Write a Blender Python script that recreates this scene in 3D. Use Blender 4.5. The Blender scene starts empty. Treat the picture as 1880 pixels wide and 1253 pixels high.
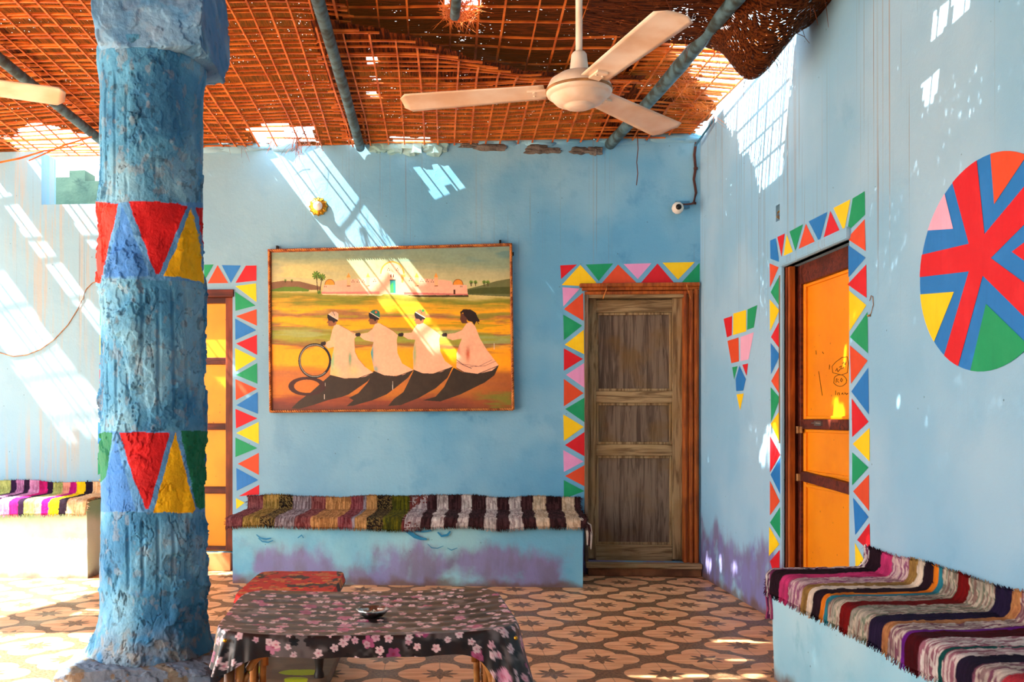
SUN = 18.0; SKY = 3.2; EXPO = 1.0
import bpy, math, random
import numpy as np
from mathutils import Vector, Matrix, Quaternion
random.seed(7)
RNG = np.random.RandomState(5)
H = 1.206; F = 1700.0; CX = 800.0; CY = 765.0
col = bpy.context.scene.collection
pi = math.pi

# ---------------------------------------------------------------- measured places
ANG = -math.atan(0.07)
ORG = Vector((2.0, 7.0, 0.0))
WB = Matrix.Translation(ORG) @ Matrix.Rotation(ANG, 4, 'Z')      # frame of the back wall: x along it, y into it
UX = Vector((math.cos(ANG), math.sin(ANG), 0)); VY = Vector((-math.sin(ANG), math.cos(ANG), 0))
def uB(px, py, v=0.0):
    d = Vector(((px-CX)/F, 1, (CY-py)/F)); o = Vector((0, 0, H))
    t = (v - (o-ORG).dot(VY)) / d.dot(VY)
    p = o + d*t
    return (p-ORG).dot(UX), p.z
def yR(px, py, X=2.0):
    t = F*X/(px-CX)
    return t, H + (CY-py)/F*t
def fl(px, py, z=0.0):
    t = (H-z)*F/(py-CY)
    return (px-CX)/F*t, t

# ---------------------------------------------------------------- noise for meshes
def _h(ix, iy, s):
    n = (ix.astype(np.int64)*374761393 + iy.astype(np.int64)*668265263 + s*974634777) & 0x7fffffff
    n = ((n ^ (n >> 13)) * 1274126177) & 0x7fffffff
    n = n ^ (n >> 16)
    return (n & 0xffffff)/float(0xffffff)
def vn(x, y, s=0):
    x = np.asarray(x, float); y = np.asarray(y, float)
    ix = np.floor(x); iy = np.floor(y); fx = x-ix; fy = y-iy
    fx = fx*fx*(3-2*fx); fy = fy*fy*(3-2*fy)
    a = _h(ix, iy, s); b = _h(ix+1, iy, s); c = _h(ix, iy+1, s); d = _h(ix+1, iy+1, s)
    return (a*(1-fx)+b*fx)*(1-fy) + (c*(1-fx)+d*fx)*fy
def fbm(x, y, o=4, s=0):
    t = 0; a = .5; n = 0
    for k in range(o):
        t = t + a*vn(x*2**k+k*17.3, y*2**k+k*9.1, s+k); n += a; a *= .5
    return t/n
def sst(a, b, x):
    t = np.clip((x-a)/(b-a), 0, 1); return t*t*(3-2*t)
def lin(c):
    c = np.asarray(c, float)/255.0
    return np.where(c <= .04045, c/12.92, ((c+.055)/1.055)**2.4)

# ---------------------------------------------------------------- materials
class NT:
    def __init__(s, name):
        s.m = bpy.data.materials.new(name); s.m.use_nodes = True
        s.t = s.m.node_tree; s.b = s.t.nodes['Principled BSDF']; s.out = s.t.nodes['Material Output']
    def n(s, typ, **k):
        o = s.t.nodes.new(typ)
        for a, v in k.items(): setattr(o, a, v)
        return o
    def L(s, a, b): s.t.links.new(a, b)
    def put(s, sock, v):
        if isinstance(v, bpy.types.NodeSocket): s.L(v, sock)
        elif isinstance(v, (tuple, list)) and len(v) == 3 and sock.type == 'RGBA': sock.default_value = (*v, 1)
        else: sock.default_value = v
    def ma(s, op, a, b=0.0, c=0.0, clamp=False):
        o = s.n('ShaderNodeMath', operation=op, use_clamp=clamp)
        s.put(o.inputs[0], a); s.put(o.inputs[1], b); s.put(o.inputs[2], c)
        return o.outputs[0]
    def mix(s, f, a, b, mode='MIX'):
        o = s.n('ShaderNodeMix', data_type='RGBA', blend_type=mode)
        s.put(o.inputs[0], f); s.put(o.inputs[6], a); s.put(o.inputs[7], b)
        return o.outputs[2]
    def pos(s, sc=(1, 1, 1), loc=(0, 0, 0), kind='Object', rot=(0, 0, 0)):
        tc = s.n('ShaderNodeTexCoord'); mp = s.n('ShaderNodeMapping')
        mp.inputs['Scale'].default_value = sc; mp.inputs['Location'].default_value = loc
        mp.inputs['Rotation'].default_value = rot
        s.L(tc.outputs[kind], mp.inputs[0]); return mp.outputs[0]
    def noise(s, v, scale=5, detail=4, rough=.5, dist=0.0):
        o = s.n('ShaderNodeTexNoise'); s.L(v, o.inputs['Vector'])
        o.inputs['Scale'].default_value = scale; o.inputs['Detail'].default_value = detail
        o.inputs['Roughness'].default_value = rough; o.inputs['Distortion'].default_value = dist
        return o.outputs['Fac']
    def voro(s, v, scale, feature='F1', out='Distance'):
        o = s.n('ShaderNodeTexVoronoi', feature=feature); s.L(v, o.inputs['Vector']); o.inputs['Scale'].default_value = scale
        return o.outputs[out]
    def ss(s, x, a, b, lo=0., hi=1.):
        o = s.n('ShaderNodeMapRange', interpolation_type='SMOOTHSTEP'); s.put(o.inputs[0], x)
        o.inputs[1].default_value = a; o.inputs[2].default_value = b; o.inputs[3].default_value = lo; o.inputs[4].default_value = hi
        return o.outputs[0]
    def xyz(s, v):
        o = s.n('ShaderNodeSeparateXYZ'); s.L(v, o.inputs[0]); return o.outputs
    def bump(s, h, st=.3, d=.01, prev=None):
        o = s.n('ShaderNodeBump'); s.put(o.inputs['Height'], h); o.inputs['Strength'].default_value = st; o.inputs['Distance'].default_value = d
        if prev is not None: s.L(prev, o.inputs['Normal'])
        return o.outputs[0]
    def fin(s, c, rough=.8, bump=None, metal=0.0, spec=.3):
        s.put(s.b.inputs['Base Color'], c); s.put(s.b.inputs['Roughness'], rough)
        s.b.inputs['Metallic'].default_value = metal; s.b.inputs['Specular IOR Level'].default_value = spec
        if bump is not None: s.L(bump, s.b.inputs['Normal'])
        return s.m
def C(r, g, b): return tuple(float(x) for x in lin((r, g, b)))

def simple(name, c, rough=.7, var=.25, scale=12, metal=0.0, bst=.2, bd=.004, spec=.3, stretch=(1, 1, 1), c2=None):
    t = NT(name); p = t.pos(stretch)
    n = t.noise(p, scale, 5)
    c2 = c2 or tuple(x*(1-var) for x in c)
    cc = t.mix(t.ss(n, .35, .65), c2, c)
    n2 = t.noise(p, scale*6, 4)
    return t.fin(cc, rough, t.bump(n2, bst, bd), metal, spec)

def wallmat(name, base, pale, deep, damp=.32, bounce_grey=None, dampc=C(120, 105, 165), drip=.35, low=C(110, 80, 60), deepamt=.5, green=None):
    t = NT(name); p = t.pos()
    x, y, z = t.xyz(p)
    n1 = t.noise(p, 1.1, 3); n2 = t.noise(p, 4.0, 6, .6); n3 = t.noise(p, 60, 4, .6)
    c = t.mix(t.ss(n1, .38, .62), base, pale)
    c = t.mix(t.ma('MULTIPLY', t.ss(n2, .52, .66), .35*deepamt*2), c, tuple(.5*a+.5*b for a, b in zip(base, deep)))
    n4 = t.noise(t.pos((1, 1, .8), (3, 1, 7)), 2.3, 8, .62, .6)
    c = t.mix(t.ma('MULTIPLY', t.ss(n4, .60, .70), deepamt), c, deep)
    if bounce_grey:
        c = t.mix(t.ss(t.ma('ADD', x, t.ma('MULTIPLY', n1, 1.2)), -1.3, -3.3, 0, .75), c, bounce_grey)  # greyer towards the left: warm bounced light put into the wall colour
        d5 = t.ma('MULTIPLY', t.ss(t.noise(t.pos((1, 1, .03), (2, 3, 1)), 24, 5, .7), .46, .62), t.ma('MULTIPLY', t.ss(x, -4.35, -4.55), t.ss(t.noise(t.pos((1, 1, .5)), 1.7, 2), .40, .6)))
        c = t.mix(t.ma('MULTIPLY', d5, .5), c, C(172, 156, 130))
    # long rain stains
    d1 = t.noise(t.pos((1, 1, .004)), 34, 2, .5)
    d2 = t.noise(t.pos((1, 1, .16), (5, 2, 0)), 2.2, 2)
    dr = t.ma('MULTIPLY', t.ma('MULTIPLY', t.ss(d1, .62, .72), t.ss(d2, .46, .66)), t.ma('MULTIPLY', t.ss(z, 1.2, 2.9), drip*.8))
    c = t.mix(dr, c, C(150, 118, 88))
    d3 = t.noise(t.pos((1, 1, .006), (9, 4, 0)), 95, 1, .5)
    dr2 = t.ma('MULTIPLY', t.ma('MULTIPLY', t.ss(d3, .66, .70), t.ss(d2, .45, .6)), t.ma('MULTIPLY', t.ss(z, 1.0, 2.2), drip))
    c = t.mix(dr2, c, C(120, 95, 75))
    # specks
    sp = t.voro(p, 9, 'F1')
    c = t.mix(t.ma('MULTIPLY', t.ss(sp, .045, .03), .6), c, C(60, 80, 90))
    # rising damp
    nn = t.noise(t.pos((1, 1, .5), (2, 6, 1)), 2.6, 6, .6)
    zz = t.ma('ADD', z, t.ma('MULTIPLY', t.ma('SUBTRACT', nn, .5), -.75))
    m = t.ss(zz, damp+.07, damp-.07)
    patch = t.ss(t.noise(p, 3.2, 4), .34, .5)
    dc = t.mix(t.ss(t.noise(t.pos((1, 1, .4)), 9, 5), .4, .62), dampc, tuple(.55*a+.45*b for a, b in zip(dampc, low)))
    c = t.mix(t.ma('MULTIPLY', m, t.ma('MULTIPLY', patch, .85)), c, dc)
    zl = t.ma('ADD', z, t.ma('MULTIPLY', t.ma('SUBTRACT', t.noise(p, 7, 5), .5), -.16))
    c = t.mix(t.ma('MULTIPLY', t.ss(zl, .07, .0), .8), c, low)
    if green:
        c = t.mix(t.ma('MULTIPLY', t.ss(t.ma('ADD', z, t.ma('MULTIPLY', n2, .2)), .46, .60), .7), c, green)
    b = t.bump(n3, .25, .004); b = t.bump(n2, .35, .02, b)
    b = t.bump(n4, .3, .012, b)
    return t.fin(c, .85, b, 0, .2)

def attrmat(name, rough=.9, spec=.15, bscale=120, bst=.5, bd=.003, extra=0.25, stretch=(1, 1, 1), sheen=0):
    t = NT(name)
    a = t.n('ShaderNodeAttribute', attribute_name='paint')
    p = t.pos(stretch); n = t.noise(p, bscale, 4, .6); n2 = t.noise(p, 14, 5)
    c = t.mix(t.ma('MULTIPLY', t.ss(n2, .4, .7), extra), a.outputs['Color'], (0, 0, 0))
    if sheen: t.b.inputs['Sheen Weight'].default_value = sheen
    return t.fin(c, rough, t.bump(n, bst, bd), 0, spec)

M = {}
BL = dict(base=C(122, 176, 206), pale=C(150, 192, 212), deep=C(52, 128, 172))
M['wall_b'] = wallmat('blue limewash back wall', C(100, 166, 202), C(134, 186, 210), C(40, 122, 172), damp=.12, deepamt=.42, drip=.45, bounce_grey=C(134, 172, 192))
M['wall_r'] = wallmat('blue limewash right wall', C(132, 180, 210), C(152, 190, 214), C(88, 148, 186), damp=.38, deepamt=.18, drip=.75)
M['bench_c'] = wallmat('blue limewash bench', C(112, 180, 210), C(150, 205, 215), C(40, 140, 180), damp=.25, deepamt=.45, drip=0, dampc=C(135, 120, 170))
M['bench_r'] = wallmat('blue limewash side bench', C(140, 196, 218), C(170, 208, 220), C(70, 160, 185), damp=.0, deepamt=.4, drip=0)
M['bench_l'] = wallmat('greenish limewash bench', C(176, 204, 192), C(198, 216, 206), C(120, 170, 140), damp=-.2, deepamt=.4, drip=0, green=C(96, 160, 122))
M['parapet'] = wallmat('dull green plaster', C(50, 80, 74), C(84, 108, 92), C(30, 58, 56), damp=-.3, deepamt=.8, drip=.0)
M['plaster'] = wallmat('old teal plaster', C(100, 168, 180), C(160, 190, 186), C(50, 110, 120), damp=-.3, deepamt=.8, drip=.0)
M['stone'] = simple('bare grey stone', C(120, 112, 104), .95, .5, 9, bst=.7, bd=.02)
def paintmat(name, c):
    t = NT(name); p = t.pos(); n = t.noise(p, 7, 5, .6); n2 = t.noise(t.pos((1, 1, .08)), 40, 3)
    cc = t.mix(t.ma('MULTIPLY', t.ss(n, .45, .7), .22), c, tuple(min(1, x*1.3+.03) for x in c))
    cc = t.mix(t.ma('MULTIPLY', t.ss(n2, .5, .75), .15), cc, tuple(x*.6 for x in c))
    return t.fin(cc, .55, t.bump(t.noise(p, 60, 4, .6), .25, .004), 0, .3)
PAL = {'r': C(206, 22, 34), 'o': C(214, 74, 36), 'y': C(244, 200, 14), 'g': C(18, 148, 96), 'b': C(30, 116, 190), 'p': C(222, 150, 198), 'k': C(228, 168, 196)}
PK = list(PAL); PM = [paintmat('wall paint '+{'r': 'red', 'o': 'orange', 'y': 'yellow', 'g': 'green', 'b': 'blue', 'p': 'pink', 'k': 'pale pink'}[k], PAL[k]) for k in PK]

def woodmat(name, c1, c2, c3, rough=.6, scale=1.0, st=.5, axis='z'):
    t = NT(name)
    s = {'z': (1, 1, .07), 'x': (.07, 1, 1), 'y': (1, .07, 1)}[axis]
    p = t.pos(tuple(a*scale for a in s))
    n = t.noise(p, 38, 6, .6, .8); n2 = t.noise(t.pos(), 4, 4)
    c = t.mix(t.ss(n, .35, .6), c1, c2); c = t.mix(t.ma('MULTIPLY', t.ss(n2, .45, .68), .6), c, c3)
    return t.fin(c, rough, t.bump(n, st, .004), 0, .3)
M['oldwood'] = woodmat('weathered grey wood', C(78, 62, 50), C(122, 104, 86), C(116, 88, 44), .75, 1.0, .3)
M['oldwood_rail'] = woodmat('weathered pale wood', C(104, 80, 50), C(168, 142, 102), C(134, 104, 62), .7, axis='x', st=.3)
M['oldwood_stile'] = woodmat('weathered stile wood', C(98, 74, 46), C(160, 136, 98), C(140, 108, 60), .7, 1.0, .3)
M['redwood'] = woodmat('red brown door wood', C(132, 58, 14), C(176, 92, 30), C(92, 40, 14), .45)
M['darkwood'] = woodmat('dark red brown wood', C(66, 22, 14), C(104, 42, 26), C(50, 18, 12), .5, axis='x')
M['jamb'] = woodmat('brown jamb wood', C(88, 32, 12), C(128, 54, 20), C(66, 24, 10), .45)
def orange(name, base):
    t = NT(name); p = t.pos()
    c = t.mix(t.ss(t.noise(p, 3, 5), .4, .65), base, tuple(x*y for x, y in zip(base, (.9, .84, .6))))
    v = t.voro(p, 14, 'F1'); c = t.mix(t.ma('MULTIPLY', t.ss(v, .09, .05), .55), c, C(90, 40, 16))
    return t.fin(c, .4, t.bump(t.noise(p, 30, 4), .15, .004), 0, .4)
M['orange'] = orange('orange door enamel', C(238, 142, 6)); M['orange2'] = orange('golden orange door enamel', C(246, 156, 6))
M['canestick'] = simple('split palm rib', C(222, 124, 44), .55, .35, 9, bst=.5, c2=C(178, 84, 24))
M['canedark'] = simple('dark palm rib', C(128, 58, 18), .7, .4, 9, c2=C(84, 36, 12))
M['rattan'] = simple('rattan cane', C(196, 140, 74), .35, .3, 14, c2=C(150, 88, 34), spec=.5)
M['rattand'] = simple('brown cane', C(150, 96, 44), .45, .4, 10, c2=C(96, 54, 24), spec=.4)
M['black'] = simple('black painted wood', C(34, 28, 26), .4, .3, 8)
M['pole'] = simple('blue grey painted pole', C(84, 118, 130), .6, .4, 14, c2=C(52, 62, 58), bst=.4)
M['pole_end'] = simple('bleached pole', C(120, 132, 134), .6, .3, 14)
M['fan'] = simple('old cream enamel', C(240, 228, 210), .35, .12, 5, spec=.5, c2=C(220, 190, 158))
M['rust'] = simple('rusty metal', C(170, 120, 70), .6, .4, 30)
M['metal'] = simple('dull steel', C(190, 190, 186), .28, .2, 20, metal=1.0)
M['brass'] = simple('brass', C(214, 158, 50), .3, .2, 20, metal=.9)
M['cable'] = simple('brown cable', C(92, 52, 44), .6, .3, 20)
M['cable_b'] = simple('blue painted cable', C(70, 128, 160), .7, .3, 20)
M['white'] = simple('white plastic', C(226, 220, 208), .4, .06, 10)
M['bulb'] = simple('frosted glass', C(250, 246, 236), .25, .02, 10)
M['dark'] = simple('near black', C(20, 18, 18), .4, .2, 10)
M['slab'] = wallmat('worn grey blue plinth', C(104, 124, 124), C(140, 140, 126), C(60, 70, 62), damp=-.3, deepamt=.8, drip=0)
M['step'] = simple('brown stone step', C(150, 100, 66), .8, .35, 6, c2=C(96, 62, 40))
M['step2'] = simple('orange terrazzo step', C(206, 138, 84), .7, .25, 6)
M['cream'] = simple('cream paper', C(236, 226, 206), .8, .1, 10)
M['frame'] = simple('varnished frame wood', C(168, 84, 26), .4, .35, 20, c2=C(104, 44, 14), spec=.5)
M['rope'] = simple('gilded rope moulding', C(206, 128, 52), .4, .3, 30, c2=C(138, 66, 18), spec=.5)
M['paint_c'] = attrmat('oil paint on board', .45, .4, 160, .25, .002, .08)
M['rag'] = attrmat('rag weave', .95, .1, 220, .8, .006, .35, sheen=.0)
M['column'] = attrmat('column limewash', .75, .3, 70, .6, .007, .12)
M['cloth'] = attrmat('oilcloth', .33, .4, 60, .12, .003, .0)
M['cushion'] = attrmat('printed stool top', .55, .3, 90, .3, .003, .1)

# thatch: woven reeds with pin holes the sky shows through
def thatch(name, c1, c2, dens, ax=0, sc=1.0, translucent=.02):
    t = NT(name)
    s = (1, .06, 1) if ax == 0 else (.06, 1, 1)
    p = t.pos(tuple(a*sc for a in s)); n = t.noise(p, 95, 4, .6); n2 = t.noise(t.pos(), 2.4, 4)
    c = t.mix(t.ss(n, .38, .62), c1, c2)
    w = t.noise(t.pos(), 22, 3)
    s2 = (44, 170, 1) if ax else (170, 44, 1)
    v = t.noise(t.pos(tuple(a*sc for a in s2)), 1.0, 1, .4)
    dn = t.ma('ADD', v, t.ma('ADD', t.ma('MULTIPLY', t.ma('SUBTRACT', n2, .5), .34), t.ma('MULTIPLY', t.ma('SUBTRACT', w, .5), .25)))
    hole = t.ma('GREATER_THAN', dn, dens)
    t.fin(c, .9, t.bump(n, .9, .02), 0, .1)
    tr = t.n('ShaderNodeBsdfTransparent'); mx = t.n('ShaderNodeMixShader'); tl = t.n('ShaderNodeBsdfTranslucent'); m2 = t.n('ShaderNodeMixShader')
    t.put(tl.inputs[0], C(200, 110, 40)); m2.inputs[0].default_value = translucent
    t.L(t.b.outputs[0], m2.inputs[1]); t.L(tl.outputs[0], m2.inputs[2])
    t.L(hole, mx.inputs[0]); t.L(m2.outputs[0], mx.inputs[1]); t.L(tr.outputs[0], mx.inputs[2])
    t.L(mx.outputs[0], t.out.inputs[0])
    return t.m
M['thatch'] = thatch('palm leaf thatch', C(44, 18, 6), C(120, 54, 14), .80, 0)
M['thatch2'] = thatch('palm leaf thatch across', C(40, 16, 6), C(96, 40, 12), .80, 1, 1.0, .004)
M['weave'] = thatch('coarse woven palm mat', C(50, 22, 8), C(112, 56, 20), .62, 1, 1.0, .01)

# floor: quatrefoil tiles
def floormat():
    t = NT('patterned cement tiles'); p = t.pos()
    x, y, z = t.xyz(p)
    wob = t.noise(p, 9, 3)
    P = .53
    def lat(ox, oy):
        u = t.ma('SUBTRACT', t.ma('FRACT', t.ma('ADD', t.ma('DIVIDE', t.ma('SUBTRACT', x, ox), P), 100.5)), .5)
        v = t.ma('SUBTRACT', t.ma('FRACT', t.ma('ADD', t.ma('DIVIDE', t.ma('SUBTRACT', y, oy), P), 100.5)), .5)
        u = t.ma('ABSOLUTE', t.ma('MULTIPLY', u, P)); v = t.ma('ABSOLUTE', t.ma('MULTIPLY', v, P))
        def dist(a, b):
            return t.ma('SQRT', t.ma('ADD', t.ma('POWER', t.ma('SUBTRACT', u, a), 2), t.ma('POWER', t.ma('SUBTRACT', v, b), 2)))
        d = t.ma('MINIMUM', dist(.100, 0), dist(0, .100))
        q = t.ma('MAXIMUM', t.ss(d, .0975, .0945), t.ss(t.ma('MAXIMUM', u, v), .083, .081))
        r = dist(0, 0); th = t.ma('ARCTAN2', v, u)
        w = t.ma('ABSOLUTE', t.ma('SUBTRACT', t.ma('FRACT', t.ma('ADD', t.ma('DIVIDE', th, pi/4), .5)), .5))   # 0 at points
        st = t.ss(t.ma('ADD', r, t.ma('MULTIPLY', w, .10)), .092, .088)
        return t.ma('MULTIPLY', q, t.ma('SUBTRACT', 1, st))
    ox, oy = .8145, 4.60
    m = t.ma('MAXIMUM', lat(ox, oy), lat(ox+P/2, oy+P/2))
    def joint(a, o):
        f = t.ma('ABSOLUTE', t.ma('SUBTRACT', t.ma('FRACT', t.ma('ADD', t.ma('DIVIDE', t.ma('SUBTRACT', a, o), P/2), 100.5)), .5))
        return t.ss(t.ma('MULTIPLY', f, P/2), .0032, .0015)
    j = t.ma('MAXIMUM', joint(x, ox), joint(y, oy))
    n = t.noise(p, 70, 5, .7); n2 = t.noise(p, 2.5, 5)
    dark = t.mix(t.ss(n, .4, .6), C(96, 68, 46), C(144, 110, 78))
    pk = t.mix(t.ss(t.noise(t.pos((1, 5, 1)), 6, 5), .35, .65), C(220, 156, 108), C(240, 184, 134))
    c = t.mix(m, dark, pk)
    c = t.mix(t.ma('MULTIPLY', j, .45), c, C(100, 74, 52))
    c = t.mix(t.ma('MULTIPLY', t.ss(n2, .5, .75), .25), c, C(150, 108, 74))
    return t.fin(c, t.ss(n2, .3, .7, .32, .6), t.bump(t.noise(p, 12, 4), .12, .01), 0, .35)
M['floor'] = floormat()

# ---------------------------------------------------------------- mesh helpers
class MB:
    def __init__(s): s.v = []; s.f = []; s.m = []; s.c = []
    def add(s, vs, fs, mi=0, colr=None):
        o = len(s.v); s.v += [tuple(v) for v in vs]; s.f += [tuple(i+o for i in f) for f in fs]; s.m += [mi]*len(fs)
        s.c += [colr or (1, 1, 1)]*len(vs)
    def box(s, a, b, mi=0, mat=None):
        x0, y0, z0 = a; x1, y1, z1 = b
        vs = [(x0, y0, z0), (x1, y0, z0), (x1, y1, z0), (x0, y1, z0), (x0, y0, z1), (x1, y0, z1), (x1, y1, z1), (x0, y1, z1)]
        if mat is not None: vs = [mat @ Vector(v) for v in vs]
        s.add(vs, [(0, 3, 2, 1), (4, 5, 6, 7), (0, 1, 5, 4), (1, 2, 6, 5), (2, 3, 7, 6), (3, 0, 4, 7)], mi)
    def poly(s, pts, mi=0): s.add(pts, [tuple(range(len(pts)))], mi)
    def tube(s, path, r, n=8, mi=0, flat=1.0, colr=None, up=None):
        P = [Vector(p) for p in path]; k = len(P); rs = r if isinstance(r, (list, tuple)) else [r]*k
        vs = []; T0 = None
        for i in range(k):
            T = (P[min(i+1, k-1)]-P[max(i-1, 0)]).normalized()
            A = Vector(up) if up else (Vector((0, 0, 1)) if abs(T.z) < .9 else Vector((1, 0, 0)))
            S = T.cross(A).normalized(); U = S.cross(T).normalized()
            for j in range(n):
                a = 2*pi*(j+.5)/n
                vs.append(P[i] + S*math.cos(a)*rs[i] + U*math.sin(a)*rs[i]*flat)
        fs = [(i*n+j, i*n+(j+1) % n, (i+1)*n+(j+1) % n, (i+1)*n+j) for i in range(k-1) for j in range(n)]
        fs += [tuple(range(n-1, -1, -1)), tuple((k-1)*n+j for j in range(n))]
        s.add(vs, fs, mi, colr)
    def lathe(s, prof, c=(0, 0, 0), n=32, mi=0, mat=None, wob=None):
        vs = []
        for r, z in prof:
            for j in range(n):
                a = 2*pi*j/n; rr = r*(wob(a, r, z) if wob else 1)
                v = Vector((c[0]+rr*math.cos(a), c[1]+rr*math.sin(a), c[2]+z)); vs.append(mat @ v if mat is not None else v)
        k = len(prof)
        fs = [(i*n+j, i*n+(j+1) % n, (i+1)*n+(j+1) % n, (i+1)*n+j) for i in range(k-1) for j in range(n)]
        if prof[0][0] > 1e-4: fs.append(tuple(range(n-1, -1, -1)))
        if prof[-1][0] > 1e-4: fs.append(tuple((k-1)*n+j for j in range(n)))
        s.add(vs, fs, mi)
    def build(s, name, mats, parent=None, smooth=False, attr=False, bevel=0, xf=None):
        me = bpy.data.meshes.new(name); me.from_pydata(s.v, [], s.f)
        mats = mats if isinstance(mats, list) else [mats]
        for m in mats: me.materials.append(M[m] if isinstance(m, str) else m)
        me.polygons.foreach_set('material_index', s.m)
        if smooth: me.polygons.foreach_set('use_smooth', [True]*len(s.f))
        if attr:
            at = me.color_attributes.new('paint', 'FLOAT_COLOR', 'POINT')
            a = np.ones((len(s.v), 4), np.float32); a[:, :3] = np.array(s.c); at.data.foreach_set('color', a.ravel())
        me.update(); o = bpy.data.objects.new(name, me); col.objects.link(o)
        if xf is not None: o.matrix_world = xf
        if bevel:
            b = o.modifiers.new('bevel', 'BEVEL'); b.width = bevel; b.segments = 2; b.limit_method = 'ANGLE'
        if parent is not None: adopt(o, parent)
        return o
def mw(o):
    m = Matrix.LocRotScale(o.location, o.rotation_euler, o.scale)
    return mw(o.parent) @ o.matrix_parent_inverse @ m if o.parent else m
def adopt(o, p):
    o.parent = p; o.matrix_parent_inverse = mw(p).inverted()
def gridmesh(name, XYZ, colr, mat, parent=None, smooth=True, keep=None, wrap=False, xf=None, solid=0):
    n, m = XYZ.shape[:2]
    idx = np.arange(n*m).reshape(n, m)
    if wrap: idx = np.concatenate([idx, idx[:, :1]], 1)
    q = np.stack([idx[:-1, :-1], idx[:-1, 1:], idx[1:, 1:], idx[1:, :-1]], -1).reshape(-1, 4)
    if keep is not None: q = q[keep.reshape(-1)]
    me = bpy.data.meshes.new(name)
    me.vertices.add(n*m); me.vertices.foreach_set('co', XYZ.reshape(-1).astype(np.float32))
    me.loops.add(q.size); me.loops.foreach_set('vertex_index', q.reshape(-1).astype(np.int32))
    me.polygons.add(len(q)); me.polygons.foreach_set('loop_start', np.arange(0, q.size, 4, dtype=np.int32))
    try: me.polygons.foreach_set('loop_total', np.full(len(q), 4, np.int32))
    except Exception: pass
    me.polygons.foreach_set('use_smooth', np.full(len(q), smooth))
    me.update(calc_edges=True); me.validate()
    if colr is not None:
        at = me.color_attributes.new('paint', 'FLOAT_COLOR', 'POINT')
        a = np.ones((n*m, 4), np.float32); a[:, :3] = colr.reshape(-1, 3); at.data.foreach_set('color', a.ravel())
    me.materials.append(M[mat]); o = bpy.data.objects.new(name, me); col.objects.link(o)
    if xf is not None: o.matrix_world = xf
    if solid:
        s = o.modifiers.new('thick', 'SOLIDIFY'); s.thickness = solid; s.offset = -1
    if parent is not None: adopt(o, parent)
    return o
def tag(o, label=None, cat=None, group=None, kind=None):
    if label: o['label'] = label
    if cat: o['category'] = cat
    if group: o['group'] = group
    if kind: o['kind'] = kind
    return o
def thing(name, loc, label, cat, rz=0, group=None, kind=None):
    o = bpy.data.objects.new(name, None); o.empty_display_size = .1; col.objects.link(o)
    o.location = loc; o.rotation_euler = (0, 0, rz)
    return tag(o, label, cat, group, kind)
# ================================================================ SETTING
def wall_cells(mb, us, zs, holes, thick, T):
    us = sorted(set(us + [h[0] for h in holes] + [h[1] for h in holes])); zs = sorted(set(zs + [h[2] for h in holes] + [h[3] for h in holes]))
    def solid(u, z): return not any(h[0] < u < h[1] and h[2] < z < h[3] for h in holes)
    for i in range(len(us)-1):
        for j in range(len(zs)-1):
            a, b, c, d = us[i], us[i+1], zs[j], zs[j+1]
            if solid((a+b)/2, (c+d)/2):
                mb.poly([T(a, 0, c), T(b, 0, c), T(b, 0, d), T(a, 0, d)]); mb.poly([T(a, thick, d), T(b, thick, d), T(b, thick, c), T(a, thick, c)])
    for h in holes:
        a, b, c, d = h
        mb.poly([T(a, 0, c), T(a, 0, d), T(a, thick, d), T(a, thick, c)])
        mb.poly([T(b, 0, d), T(b, 0, c), T(b, thick, c), T(b, thick, d)])
        mb.poly([T(a, 0, c), T(a, thick, c), T(b, thick, c), T(b, 0, c)])
        if d < zs[-1]: mb.poly([T(a, thick, d), T(a, 0, d), T(b, 0, d), T(b, thick, d)])
    a, b, c, d = us[0], us[-1], zs[0], zs[-1]
    hs = [h for h in holes if h[3] >= d]; e = a
    for h in hs: mb.poly([T(e, 0, d), T(h[0], 0, d), T(h[0], thick, d), T(e, thick, d)]); e = h[1]
    mb.poly([T(e, 0, d), T(b, 0, d), T(b, thick, d), T(e, thick, d)])
    mb.poly([T(a, 0, c), T(a, 0, d), T(a, thick, d), T(a, thick, c)]); mb.poly([T(b, 0, d), T(b, 0, c), T(b, thick, c), T(b, thick, d)])

mb = MB(); mb.box((-12, -4.6, -.1), (2.3, 7.9, 0)); floor = mb.build('floor', 'floor'); tag(floor, 'patterned cement tile floor with peach quatrefoils and brown stars', 'floor', kind='structure')

TB = lambda u, v, z: (u, v, z)
WTOP = 3.315
# doors in back wall, in wall coordinates
d1u0 = uB(226, 800)[0]; d1u1 = uB(427, 800)[0]; d1z1 = uB(400, 532)[1]; d1z0 = .14
d2u0 = uB(1078, 800)[0]; d2u1 = uB(1280, 800)[0]; d2z1 = uB(1200, 530)[1]; d2z0 = .10
nu0 = uB(76, 330)[0]; nu1 = uB(300, 330)[0]; nz = uB(76, 376)[1]
mb = MB()
wall_cells(mb, [-10.5, 0], [0, WTOP], [(d1u0, d1u1, d1z0, d1z1), (d2u0, d2u1, d2z0, d2z1), (nu0, nu1, nz, WTOP)], .24, TB)
wall_back = mb.build('wall_back', 'wall_b', xf=WB.copy()); tag(wall_back, 'blue limewashed back wall behind the painting', 'wall', kind='structure')

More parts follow.
